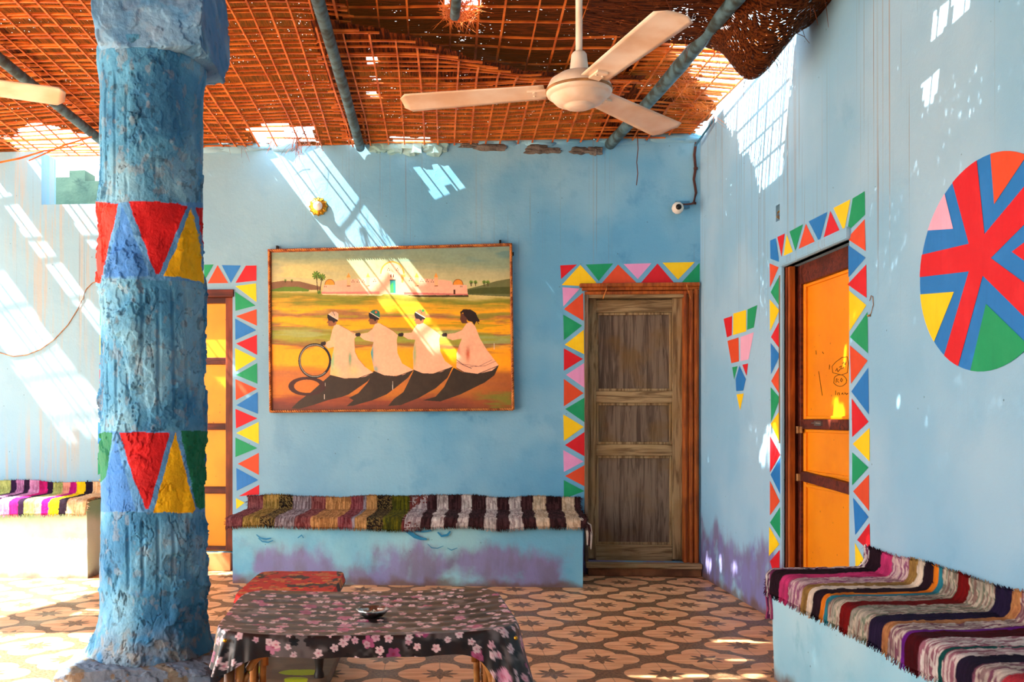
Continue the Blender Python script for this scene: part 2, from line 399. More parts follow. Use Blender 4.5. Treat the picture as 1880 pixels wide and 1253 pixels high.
# ragged crown of the back wall: broken plaster and stones under the mats
def lump(mb, c, s, seed, n=7, mi=0):
    rnd = random.Random(seed); vs = []; fs = []
    K = n; R = n
    for i in range(K+1):
        for j in range(R):
            th = pi*i/K; ph = 2*pi*j/R
            k = .78+.4*rnd.random()
            x, y, z = math.sin(th)*math.cos(ph), math.sin(th)*math.sin(ph), math.cos(th)
            q = max(abs(x), abs(y), abs(z))**.55
            vs.append((c[0]+s[0]*x*k/q, c[1]+s[1]*y*k/q, c[2]+s[2]*z*k/q))
    for i in range(K):
        for j in range(R): fs.append((i*R+j, i*R+(j+1) % R, (i+1)*R+(j+1) % R, (i+1)*R+j))
    mb.add(vs, fs, mi)
mb = MB(); rr = random.Random(3)
for k in range(14):
    px = 692+k*9; u, z = uB(px, 262); lump(mb, (u, -.0+rr.random()*.02, z-.005-rr.random()*.03), (.055+.03*rr.random(), .045, .045+.03*rr.random()), k)
cb = mb.build('broken_plaster', 'plaster', xf=WB.copy()); adopt(cb, wall_back); tag(cb, 'crumbling pale teal plaster along the wall top')
mb = MB()
for (px, py, w, h, s) in ((900, 266, .16, .045, 1), (985, 270, .12, .05, 2), (1010, 272, .12, .03, 3), (1065, 272, .10, .04, 4), (1092, 273, .08, .045, 5), (860, 262, .10, .03, 6)):
    u, z = uB(px, py); lump(mb, (u, .015, z-.02), (w*.8, .04, h*.75), s+20, 9)
cb = mb.build('bare_stone', 'stone', xf=WB.copy()); adopt(cb, wall_back); tag(cb, 'exposed grey stones at the wall top')
mb = MB()
for k in range(26):
    px = rr.uniform(385, 1280); u, z = uB(px, 263)
    lump(mb, (u, .03, WTOP+.0), (.10+.08*rr.random(), .05, .03+.02*rr.random()), 60+k, 8)
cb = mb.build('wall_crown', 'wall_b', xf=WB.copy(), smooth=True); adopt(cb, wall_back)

# parapet behind the notch
mb = MB(); u0, z1 = uB(60, 318, .60)
for k in range(12):
    a = nu0-.2+k*.14; mb.box((a, .60, .0), (a+.14, .8, z1-.09+.06*math.sin(k*1.9)+(.05 if k < 3 else 0)))
par = mb.build('wall_outer', 'parapet', xf=WB.copy()); tag(par, 'teal green outer wall behind the notch in the back wall', 'wall', kind='structure')
mb = MB(); mb.box((nu0-.1, .24, nz-.12), (nu1+.1, .60, nz-.02)); o = mb.build('notch_ledge', 'parapet', xf=WB.copy()); adopt(o, par)

# right wall, world coordinates: u = world Y, depth = +X
d3y0 = yR(1559, 700)[0]; d3y1 = yR(1440, 700)[0]; d3z1 = yR(1440, 491)[1]; d3z0 = .16
TR = lambda u, v, z: (2.0+v, u, z)
mb = MB(); sy, sz = yR(1428, 392)
wall_cells(mb, [-4.4, 7.03], [0, 3.75], [(d3y0, d3y1, d3z0, d3z1), (sy-.03, sy+.03, sz-.045, sz+.05)], .22, TR)
wall_right = mb.build('wall_right', 'wall_r'); tag(wall_right, 'pale blue right wall streaked with rain stains', 'wall', kind='structure')
mb = MB()
mb.box((2.05, sy-.03, sz-.045), (2.06, sy+.03, sz+.05), 0)
for k in range(5):
    y = sy-.02+.01*k
    mb.tube([(2.045, y, sz+.04), (2.01+.01*math.sin(k*3), y+.01*math.cos(k), sz+.01), (2.005+.008*math.cos(k*2), y-.012+.005*k, sz-.015), (2.04, y, sz-.04)], .003, 6, 1+k % 2)
o = mb.build('socket_wires', ['dark', 'brass', 'cable_b'], wall_right); tag(o, 'dark recess with loose wires')

mb = MB(); mb.box((-6.2, -4.6, 0), (2.22, -4.4, 3.75)); o = mb.build('wall_front', 'wall_b'); tag(o, 'blue wall closing the courtyard room behind the viewer', 'wall', kind='structure')
# ---------------------------------------------------------------- murals
def zz(ox, oy, s): return lambda p: (ox+p[0]/s, oy+p[1]/s)
def mural(name, tris, conv, plane, parent, label):
    mb = MB()
    for k, pts in tris:
        q = [conv(p) for p in pts]
        if plane == 'B':
            w = [WB @ Vector((uB(*p)[0], -.0015, uB(*p)[1])) for p in q]
        else:
            w = [Vector((1.9985, *yR(*p))) for p in q]
        # orient towards the room
        n = sum(((w[i]-w[0]).cross(w[(i+1) % len(w)]-w[0]) for i in range(1, len(w))), Vector())
        if n.dot(Vector((0, 0, H))-w[0]) < 0: w.reverse()
        mb.poly(w, PK.index(k))
    o = mb.build(name, PM, parent); tag(o, label); return o
A = zz(1000, 460, 1.99)
T2 = [('r', [(57, 55), (118, 52), (60, 105)]), ('y', [(62, 127), (130, 53), (190, 119), (128, 130)]), ('g', [(150, 52), (250, 48), (197, 112)]), ('o', [(208, 120), (268, 52), (335, 118)]),
      ('p', [(288, 50), (390, 47), (340, 105)]), ('r', [(352, 118), (412, 48), (472, 118)]), ('y', [(430, 45), (548, 43), (487, 107)]), ('g', [(498, 120), (566, 45), (566, 121)]),
      ('p', [(65, 135), (128, 140), (68, 205)]), ('o', [(70, 215), (140, 155), (142, 258)]), ('g', [(68, 235), (137, 275), (70, 328)]), ('y', [(73, 345), (143, 290), (144, 380)]),
      ('r', [(70, 358), (140, 397), (70, 440)]), ('p', [(78, 455), (144, 412), (146, 503)]), ('o', [(70, 470), (142, 522), (70, 570)]), ('g', [(75, 580), (146, 538), (148, 630)]),
      ('y', [(68, 600), (143, 645), (70, 697)]), ('r', [(74, 712), (148, 662), (149, 755)]), ('p', [(68, 730), (142, 772), (70, 810)]), ('o', [(74, 825), (149, 783), (150, 865)]), ('g', [(70, 840), (145, 880), (70, 908)])]
mural('painted_border', T2, A, 'B', wall_back, 'painted triangle border around the weathered wooden door')
Bc = lambda p: (p[0]/2.984, 400+p[1]/2.984)
T1 = [('g', [(1118, 258), (1170, 257), (1120, 345)]), ('o', [(1138, 360), (1192, 260), (1250, 358)]), ('b', [(1215, 260), (1320, 262), (1265, 357)]), ('r', [(1290, 357), (1347, 263), (1405, 262), (1405, 345)]),
      ('y', [(1290, 375), (1403, 360), (1405, 462)]), ('g', [(1288, 405), (1400, 482), (1290, 510)]), ('o', [(1293, 540), (1405, 502), (1407, 592)]), ('b', [(1288, 553), (1403, 617), (1290, 670)]),
      ('r', [(1293, 690), (1407, 642), (1408, 752)]), ('y', [(1288, 715), (1405, 773), (1290, 842)]), ('g', [(1293, 862), (1408, 797), (1410, 910)]), ('o', [(1290, 885), (1408, 938), (1292, 1000)]),
      ('b', [(1295, 1028), (1412, 955), (1413, 1075)]), ('r', [(1290, 1048), (1410, 1100), (1293, 1155)]), ('y', [(1295, 1180), (1417, 1120), (1418, 1240)]), ('g', [(1290, 1205), (1410, 1263), (1290, 1312)]),
      ('o', [(1303, 1349), (1418, 1289), (1418, 1410)]), ('b', [(1295, 1372), (1415, 1438), (1297, 1497)]), ('r', [(1308, 1527), (1420, 1464), (1420, 1517)]), ('y', [(1293, 1537), (1340, 1562), (1295, 1597)])]
mir = [('gobryrgoybrgyobrgyor'[i % 20], [(2*327.5*2.984-x, y) for x, y in pts]) for i, (k, pts) in enumerate(T1)]
mural('painted_border', T1+mir, Bc, 'B', wall_back, 'painted triangle border around the orange door behind the column')
D = zz(1300, 340, 2.847); ID = lambda p: p
Dl = lambda L: [(k, [D(p) for p in pts]) for k, pts in L]
T3 = Dl([('b', [(325, 290), (355, 278), (373, 402), (327, 385)]), ('r', [(363, 272), (402, 253), (385, 375)]), ('y', [(412, 258), (392, 398), (452, 372)]), ('g', [(427, 243), (497, 205), (458, 345)]),
         ('o', [(467, 360), (512, 202), (568, 315)]), ('b', [(527, 190), (625, 140), (583, 298)]), ('r', [(600, 298), (640, 135), (697, 255)]), ('y', [(657, 120), (745, 75), (712, 243)]), ('g', [(757, 70), (820, 32), (822, 155), (728, 245)]),
         ('o', [(727, 280), (820, 178), (825, 345)]), ('b', [(735, 315), (825, 380), (735, 483)]), ('r', [(730, 520), (828, 415), (830, 590)]), ('y', [(738, 552), (828, 628), (740, 765)]), ('g', [(743, 795), (835, 663), (837, 880)]),
         ('o', [(742, 838), (835, 918), (748, 1040)]), ('b', [(750, 1080), (838, 955), (842, 1200)]),
         ('o', [(323, 410), (370, 430), (325, 535)]), ('g', [(328, 560), (370, 480), (373, 632)]), ('y', [(323, 598), (373, 655), (325, 765)]), ('r', [(330, 795), (375, 710), (378, 860)]), ('b', [(328, 825), (377, 890), (330, 990)]),
         ('o', [(331, 1025), (380, 935), (381, 1105)]), ('g', [(328, 1057), (378, 1115), (330, 1240)])]) + [
         ('r', [(1564, 732), (1595, 775), (1565, 803)]), ('y', [(1566, 815.5), (1597, 786), (1597, 848)]), ('g', [(1565, 831), (1595, 859), (1565, 891.6)]), ('o', [(1566.7, 902.7), (1596, 871.5), (1596, 938.6)]),
         ('b', [(1566.7, 914.4), (1595, 949.6), (1570.7, 983)]), ('r', [(1574, 992), (1597, 961), (1598.5, 1014)]), ('y', [(1570, 997), (1590, 1035), (1571, 1044)]),
         ('y', [(1415, 778.7), (1434, 752), (1435, 820)]), ('r', [(1414, 800), (1433, 835), (1414, 868)]), ('b', [(1415, 872), (1433, 840), (1433.6, 910)]), ('o', [(1414, 883), (1432, 921), (1414, 947)]),
         ('g', [(1414, 960), (1433.6, 930), (1433.6, 990)]), ('y', [(1412.5, 967), (1431, 1000), (1412, 1022)]), ('r', [(1414, 1031), (1432, 1010), (1431, 1055), (1420, 1051)])]
mural('painted_border', T3, ID, 'R', wall_right, 'painted triangle border around the orange door in the right wall')
T4 = Dl([('r', [(82, 700), (126, 685), (125, 785), (100, 797)]), ('y', [(133, 672), (200, 653), (200, 765), (131, 785)]), ('g', [(207, 650), (258, 628), (240, 745), (205, 757)]), ('o', [(102, 815), (160, 797), (162, 922), (123, 932)]),
         ('k', [(170, 795), (240, 770), (212, 912), (170, 922)]), ('g', [(127, 953), (155, 947), (137, 1017)]), ('r', [(180, 940), (210, 933), (202, 998)]), ('b', [(165, 945), (198, 1015), (185, 1075), (148, 1078), (145, 1015)]), ('y', [(150, 1095), (187, 1090), (168, 1178)])])
mural('painted_pennant', T4, ID, 'R', wall_right, 'painted inverted triangle of coloured blocks beside the corner')
# wheel, clipped to its round outline
WC = (3.375, 1.762); WR = (.447, .392)
circ = [(WC[0]+WR[0]*math.cos(a*2*pi/72), WC[1]+WR[1]*math.sin(a*2*pi/72)) for a in range(72)]
def clip(poly):
    out = poly
    for i in range(72):
        a = circ[i]; b = circ[(i+1) % 72]; inp = out; out = []
        ins = lambda p: (b[0]-a[0])*(p[1]-a[1])-(b[1]-a[1])*(p[0]-a[0]) >= 0
        for j in range(len(inp)):
            p = inp[j]; q = inp[(j+1) % len(inp)]
            if ins(p): out.append(p)
            if ins(p) != ins(q):
                d1 = (b[0]-a[0])*(p[1]-a[1])-(b[1]-a[1])*(p[0]-a[0]); d2 = (b[0]-a[0])*(q[1]-a[1])-(b[1]-a[1])*(q[0]-a[0])
                t = d1/(d1-d2); out.append((p[0]+(q[0]-p[0])*t, p[1]+(q[1]-p[1])*t))
        if len(out) < 3: return []
    return out
W7 = zz(1680, 260, 2.85)
def ray(a, r1, r2, k=1.7):
    return [a, (a[0]+r1[0]*k, a[1]+r1[1]*k), (a[0]+(r1[0]+r2[0])*k, a[1]+(r1[1]+r2[1])*k), (a[0]+r2[0]*k, a[1]+r2[1]*k)]
WL = [('r', [(285, 535), (150, 35), (316, 0), (367, 485)]), ('r', [(285, 535), (285, 680), (-40, 718), (-40, 611)]), ('r', [(285, 680), (358, 702), (198, 1290), (110, 1275)]),
      ('r', [(367, 485), (700, 85), (740, 270), (400, 610)]), ('r', [(400, 610), (760, 875), (760, 1100), (358, 702)]), ('r', [(285, 535), (367, 485), (400, 610), (358, 702), (285, 680)]),
      ('k', ray((203, 457), (-53, -217), (-153, 10))), ('y', ray((207, 787), (-170, 13), (-97, 243))), ('o', ray((418, 328), (-21, -273), (147, -220))),
      ('g', ray((375, 850), (195, 190), (-80, 340))), ('r', ray((510, 577), (160, -120), (160, 115)))]
mb = MB()
mb.poly([(1.9985, y, z) for y, z in circ][::-1], PK.index('b'))
for i, (k, pts) in enumerate(WL):
    w = clip_in = [yR(*W7(p)) for p in pts]
    ar = sum(w[j][0]*w[(j+1) % len(w)][1]-w[(j+1) % len(w)][0]*w[j][1] for j in range(len(w)))
    w = clip(w)
    if ar > 0: w = w[::-1]
    if len(w) > 2: mb.poly([(1.997, y, z) for y, z in w], PK.index(k))
o = mb.build('painted_wheel', PM, wall_right); tag(o, 'large painted disc of red spokes on blue')

# ---------------------------------------------------------------- doors
def frameobj(kind, name, label, loc):
    o = thing(name, loc, label, 'door', kind='structure'); return o
def bb(p, a, b, name, mat, par, bev=.004, xf=None, lab=None):
    mb = MB(); mb.box(a, b); o = mb.build(name, mat, par, bevel=bev, xf=xf)
    if lab: tag(o, lab)
    return o
def lu(px): return uB(px, 800)[0]
def lz(py, px=1160): return uB(px, py)[1]
# weathered door
door2 = frameobj(0, 'door_2', 'weathered grey brown panelled wooden door beside the right corner', WB @ Vector(((d2u0+d2u1)/2, .0, d2z0)))
X = WB.copy()
L0, L1 = d2u0+.012, lu(1257); Z0, Z1 = d2z0+.012, lz(546)
bb(0, (d2u0, .088, d2z0), (d2u1, .105, d2z1), 'panel', 'oldwood', door2, 0, X)
for (a, b, nm) in ((L0, lu(1096), 'stile'), (lu(1237), L1, 'stile')):
    bb(0, (a, .055, Z0), (b, .098, Z1), nm, 'oldwood_stile', door2, .005, X)
for (ya, yb) in ((549, 572), (718, 740), (817, 838), (1003, 1036)):
    bb(0, (lu(1096)-.002, .062, lz(yb)), (lu(1237)+.002, .098, lz(ya)), 'rail', 'oldwood_rail', door2, .005, X)
for (ya, yb) in ((572, 718), (740, 817), (838, 1003)):
    mb = MB(); a, b, c, d = lu(1096), lu(1237), lz(yb), lz(ya); w = .02
    for (x0, x1, y0, y1) in ((a, a+w, c, d), (b-w, b, c, d), (a+w, b-w, c, c+w), (a+w, b-w, d-w, d)):
        mb.box((x0, .074, y0), (x1, .088, y1))
    mb.build('panel_moulding', 'oldwood_stile', door2, bevel=.004, xf=X)
mb = MB()
for k, (a, b, f) in enumerate(((1255, 1261, -.012), (1261, 1265, .0), (1265, 1271, -.022), (1271, 1274, -.006), (1274, 1280, -.03), (1280, 1283, -.015))):
    mb.box((lu(a), f, d2z0), (min(lu(b), -.01), .07, lz(530)))
mb.build('architrave', 'redwood', door2, bevel=.003, xf=X)
mb = MB(); mb.box((lu(1064), -.045, lz(528)), (-.012, .05, lz(521))); mb.box((lu(1068), -.03, lz(534)), (-.012, .05, lz(528))); mb.box((lu(1073), -.018, lz(541)), (-.012, .06, lz(535)))
mb.build('lintel', 'redwood', door2, bevel=.004, xf=X)
mb = MB(); mb.box((d2u0, .0, lz(547)), (d2u1, .09, lz(540))); mb.build('head_jamb', 'oldwood_rail', door2, bevel=.003, xf=X)
bb(0, (lu(1073), -.012, d2z0), (lu(1080), .06, lz(540)), 'jamb', 'oldwood', door2, .004, X)
for px, dx in ((1113, -.03), (1258, .03)):
    u, z = uB(px, 527)
    mb = MB(); mb.tube([(u, -.05, z+.01), (u+dx*.2, -.06, z-.03), (u+dx*.7, -.058, z-.07), (u+dx, -.05, z-.10)], .007, 6, 0, .5)
    mb.build('cord_scrap', 'rope', door2, xf=X)
st = thing('door_step', WB @ Vector(((d2u0+d2u1)/2, -.05, 0)), 'two tier brown step below the weathered wooden door', 'step')
mb = MB(); mb.box((lu(1078), -.06, 0), (-.002, -.002, .062)); mb.build('lower_step', 'step', st, bevel=.006, xf=X)
mb = MB(); mb.box((lu(1074), -.09, .062), (-.002, -.002, .10)); mb.build('tread', 'oldwood_rail', st, bevel=.006, xf=X)
# orange door behind column
door1 = frameobj(0, 'door_1', 'golden orange panelled door with brown rails, half hidden behind the column', WB @ Vector(((d1u0+d1u1)/2, 0, d1z0)))
bb(0, (d1u0, .07, d1z0), (d1u1, .085, d1z1), 'panel', 'orange2', door1, 0, X)
for (ya, yb) in ((656, 669), (778, 790), (895, 908), (1005, 1012), (545, 556)):
    bb(0, (d1u0+.04, .045, lz(yb, 400)), (d1u1-.05, .08, lz(ya, 400)), 'rail', 'darkwood', door1, .004, X)
for (a, b) in ((d1u0+.002, d1u0+.06), (d1u1-.062, d1u1-.002)):
    bb(0, (a, .02, d1z0+.01), (b, .085, lz(546, 400)), 'stile', 'jamb', door1, .004, X)
bb(0, (d1u0-.01, -.014, lz(546, 400)), (d1u1+.01, .09, lz(532, 400)), 'lintel', 'darkwood', door1, .004, X)
st = bb(0, (d1u0-.02, -.04, 0), (d1u1-.004, -.002, d1z0), 'door_step', 'step2', None, .006, X); tag(st, 'pale orange step below the orange door behind the column', 'step')
# right wall door
door3 = frameobj(0, 'door_3', 'orange painted door with dark brown rails in the right wall', (2.065, (d3y0+d3y1)/2, d3z0))
DX = 2.065
bb(0, (DX+.03, d3y0-.0, d3z0), (DX+.045, d3y1, d3z1), 'panel', 'orange', door3, 0)
def zy(px, py, X_=DX): return yR(px, py, X_)
bb(0, (DX, d3y1-.07, d3z0), (DX+.04, d3y1-.0, d3z1), 'stile', 'darkwood', door3, .004)
mb = MB(); mb.box((DX+.015, d3y1-.10, d3z0), (DX+.038, d3y1-.07, d3z1-.08)); mb.build('stile_moulding', 'orange', door3, bevel=.004)
bb(0, (DX, d3y0, d3z0), (DX+.04, d3y0+.09, d3z1), 'stile', 'darkwood', door3, .004)
bb(0, (DX-.001, d3y0+.09, d3z1-.11), (DX+.039, d3y1-.07, d3z1), 'rail', 'darkwood', door3, .004)
bb(0, (DX-.001, d3y0+.09, 1.135), (DX+.039, d3y1-.07, 1.19), 'rail', 'darkwood', door3, .004)
mb = MB(); Rt = Matrix.Translation((DX, (d3y0+d3y1)/2, .855)) @ Matrix.Rotation(.045, 4, 'X')
mb.box((-.006, -.34, -.028), (.039, .34, .028), 0, Rt); mb.build('rail', 'darkwood', door3, bevel=.004)
bb(0, (DX-.001, d3y0+.09, d3z0), (DX+.039, d3y1-.07, d3z0+.1), 'rail', 'darkwood', door3, .004)
mb = MB(); z_ = d3z1
for (za, zb) in ((1.19, d3z1-.11), (.885, 1.135), (d3z0+.10, .825)):
    y0, y1 = d3y0+.09, d3y1-.10
    mb.box((DX+.018, y0, za), (DX+.034, y1, za+.018)); mb.box((DX+.018, y0, zb-.018), (DX+.034, y1, zb))
mb.build('panel_moulding', 'orange', door3, bevel=.004)
bb(0, (2.005, d3y1-.02, d3z0), (DX, d3y1-.001, d3z1-.001), 'jamb', 'jamb', door3, .002)
bb(0, (2.012, d3y1-.045, d3z0), (2.045, d3y1-.02, d3z1-.001), 'jamb', 'redwood', door3, .003)
yh, zh = zy(1506, 778)
mb = MB(); mb.box((DX-.012, yh-.035, zh-.012), (DX, yh+.055, zh+.012)); mb.tube([(DX-.012, yh+.04, zh), (DX-.03, yh+.035, zh+.002), (DX-.03, yh-.02, zh+.002), (DX-.012, yh-.025, zh)], .005, 8)
mb.build('handle', 'metal', door3, smooth=False)
for pz in (1.13, .86):
    mb = MB(); mb.tube([(DX-.01, d3y1-.06, pz-.02), (DX-.01, d3y1-.06, pz+.02)], .01, 8); mb.box((DX-.004, d3y1-.10, pz-.018), (DX, d3y1-.03, pz+.018)); mb.build('hinge', 'rust', door3)
# pencil scribbles on the upper panel
def scr(mb, pts, X_=DX+.029):
    mb.tube([(X_, *yR(p[0], p[1], X_)) for p in pts], .0016, 4)
S8 = zz(1250, 400, 2.984); mb = MB()
def loopp(cx, cy, rx, ry, w=0): return [S8((cx+rx*math.cos(a/16*2*pi)*(1+w*math.sin(a*2.1)), cy+ry*math.sin(a/16*2*pi))) for a in range(17)]
scr(mb, [S8(p) for p in ((832, 850), (828, 815), (850, 790), (885, 765), (912, 762), (918, 800), (912, 850), (880, 862), (832, 850))])
scr(mb, loopp(872, 893, 35, 32, .08))
for L in ([(848, 840), (856, 825), (860, 845), (872, 832)], [(868, 820), (880, 812), (876, 830), (892, 822)], [(885, 800), (893, 790), (900, 806), (905, 790)],
          [(850, 905), (852, 882), (862, 886), (856, 896), (866, 903)], [(874, 892), (880, 880), (887, 890), (880, 900), (874, 892)],
          [(848, 948), (848, 972)], [(858, 972), (860, 960), (868, 960), (870, 972)], [(880, 968), (886, 960), (890, 970)], [(896, 968), (902, 960), (908, 970), (915, 962)],
          [(740, 728), (742, 750)], [(775, 735), (782, 746)], [(815, 805), (813, 832)], [(755, 842), (768, 930), (775, 975)]):
    scr(mb, [S8(p) for p in L])
o = mb.build('scribble', 'dark', door3); tag(o, 'scribbled circles and letters in pencil')
SM = []; SMM = paintmat('teal paint', C(34, 128, 172))
def smear(pts, w):
    q = [uB(420+a/2.765, 880+b/2.765, -.575) for a, b in pts]; n = len(q)
    L = []; R = []
    for i, (u_, z_) in enumerate(q):
        a = q[max(0, i-1)]; b = q[min(n-1, i+1)]; dx, dz = b[0]-a[0], b[1]-a[1]; l = math.hypot(dx, dz); ww = w*(.35+.65*math.sin(pi*(i+.4)/(n-.2)))
        L.append((u_-dz/l*ww, -.5745, z_+dx/l*ww)); R.append((u_+dz/l*ww, -.5745, z_-dx/l*ww))
    mb = MB()
    for i in range(n-1): mb.poly([L[i], L[i+1], R[i+1], R[i]])
    SM.append(mb)
smear([(840, 236), (880, 250), (915, 270), (945, 292), (975, 303), (1005, 306)], .014)
smear([(1010, 240), (960, 238), (940, 250), (950, 265), (985, 268), (1030, 262)], .008)
smear([(1040, 235), (1070, 245), (1100, 240), (1150, 238)], .010); smear([(1060, 270), (1080, 290), (1110, 285), (1125, 265)], .009)
smear([(1010, 330), (1030, 350), (1060, 352), (1090, 340)], .003); smear([(1110, 350), (1130, 362), (1160, 350)], .003)
smear([(140, 282), (160, 300), (190, 306), (215, 300)], .006); smear([(150, 300), (170, 318), (200, 322), (225, 312)], .005); smear([(350, 300), (370, 285), (380, 300)], .005)
# rounded blue lintel edge
mb = MB(); mb.box((1.975, d3y0-.02, d3z1), (2.05, d3y1+.03, d3z1+.062)); o = mb.build('lintel_edge', 'wall_r', wall_right, bevel=.015)
mb = MB(); mb.box((1.982, d3y1, d3z0-.1), (2.03, d3y1+.022, d3z1+.01)); o = mb.build('jamb_edge', 'wall_r', wall_right, bevel=.008)
mb = MB(); mb.box((1.985, d3y1+.022, 1.05), (2.0, d3y1+.05, d3z1-.04)); o = mb.build('jamb_scar', 'oldwood', wall_right, bevel=.004)
bb(0, (1.93, d3y0, 0), (1.998, d3y1, d3z0), 'door_step', 'step', None, .006); tag(bpy.data.objects['door_step.002'] if 'door_step.002' in bpy.data.objects else col.objects[-1], 'brown step of the orange door in the right wall', 'step')

# ---------------------------------------------------------------- benches
cu0 = uB(427, 1000, -.556)[0]; cu1 = uB(1070, 1000, -.556)[0]; CSEAT = .468
def rough_bench(name, x0, x1, y0, y1, h, mat, xf, label, bev=.02):
    # plastered block with a softly uneven skin
    n = 120; nz_ = 24; rows = []
    prof = []
    for k in range(nz_+1): prof.append((0, h*k/nz_))
    for k in range(1, 13): prof.append(((y1-y0)*k/12, h))
    P = np.zeros((len(prof), n+1, 3))
    for i, (dy, z) in enumerate(prof):
        for j in range(n+1):
            P[i, j] = (x0+(x1-x0)*j/n, y0+dy, z)
    xs = P[:, :, 0]; zs = P[:, :, 2]
    k = (fbm(xs*3+4, zs*5+xs*0, 3, 4)-.5)*.02
    front = np.array([1.0 if i <= nz_ else 0 for i in range(len(prof))])[:, None]
    edge = np.array([max(0, 1-abs(i-nz_)/2.) for i in range(len(prof))])[:, None]
    P[:, :, 1] += front*k + edge*.012; P[:, :, 2] += (1-front)*k*.5 - edge*.010
    t = thing(name, xf @ Vector(((x0+x1)/2, (y0+y1)/2, 0)), label, 'bench')
    o = gridmesh('bench_body', P, None, mat, t, xf=xf)
    for x, r in ((x0, False), (x1, True)):
        mb = MB()
        q = [(x, P[i, 0 if x == x0 else n, 1], P[i, 0, 2]) for i in range(len(prof))]
        q = [(x, P[i, 0 if x == x0 else n, 1], P[i, 0 if x == x0 else n, 2]) for i in range(len(prof))] + [(x, y1, 0)]
        mb.poly(q[::-1] if not r else q)
        mb.build('bench_end', mat, t, xf=xf)
    return t
cbench = rough_bench('masonry_bench', cu0, cu1, -.556, -.002, CSEAT, 'bench_c', WB.copy(), 'built-in blue plaster bench under the framed painting')
for q in SM: tag(q.build('paint_smear', SMM, cbench, xf=WB.copy()), 'dark teal paint smear on the bench front')
lbu = (Vector((-2.586, 6.87, 0))-ORG).dot(UX)
lbench = rough_bench('masonry_bench', -8.0, lbu, -.45, -.002, .575, 'bench_l', WB.copy(), 'pale greenish plaster bench left of the column')
# right bench: frame with x running towards the camera along the wall
RB = Matrix(((0, 1, 0, 0), (-1, 0, 0, 0), (0, 0, 1, 0), (0, 0, 0, 1)))
# local x = -world Y, local y = world X
rbench = rough_bench('masonry_bench', -4.25, -.9, 1.55, 1.998, .49, 'bench_r', RB, 'pale blue plaster bench along the right wall under the striped rug')
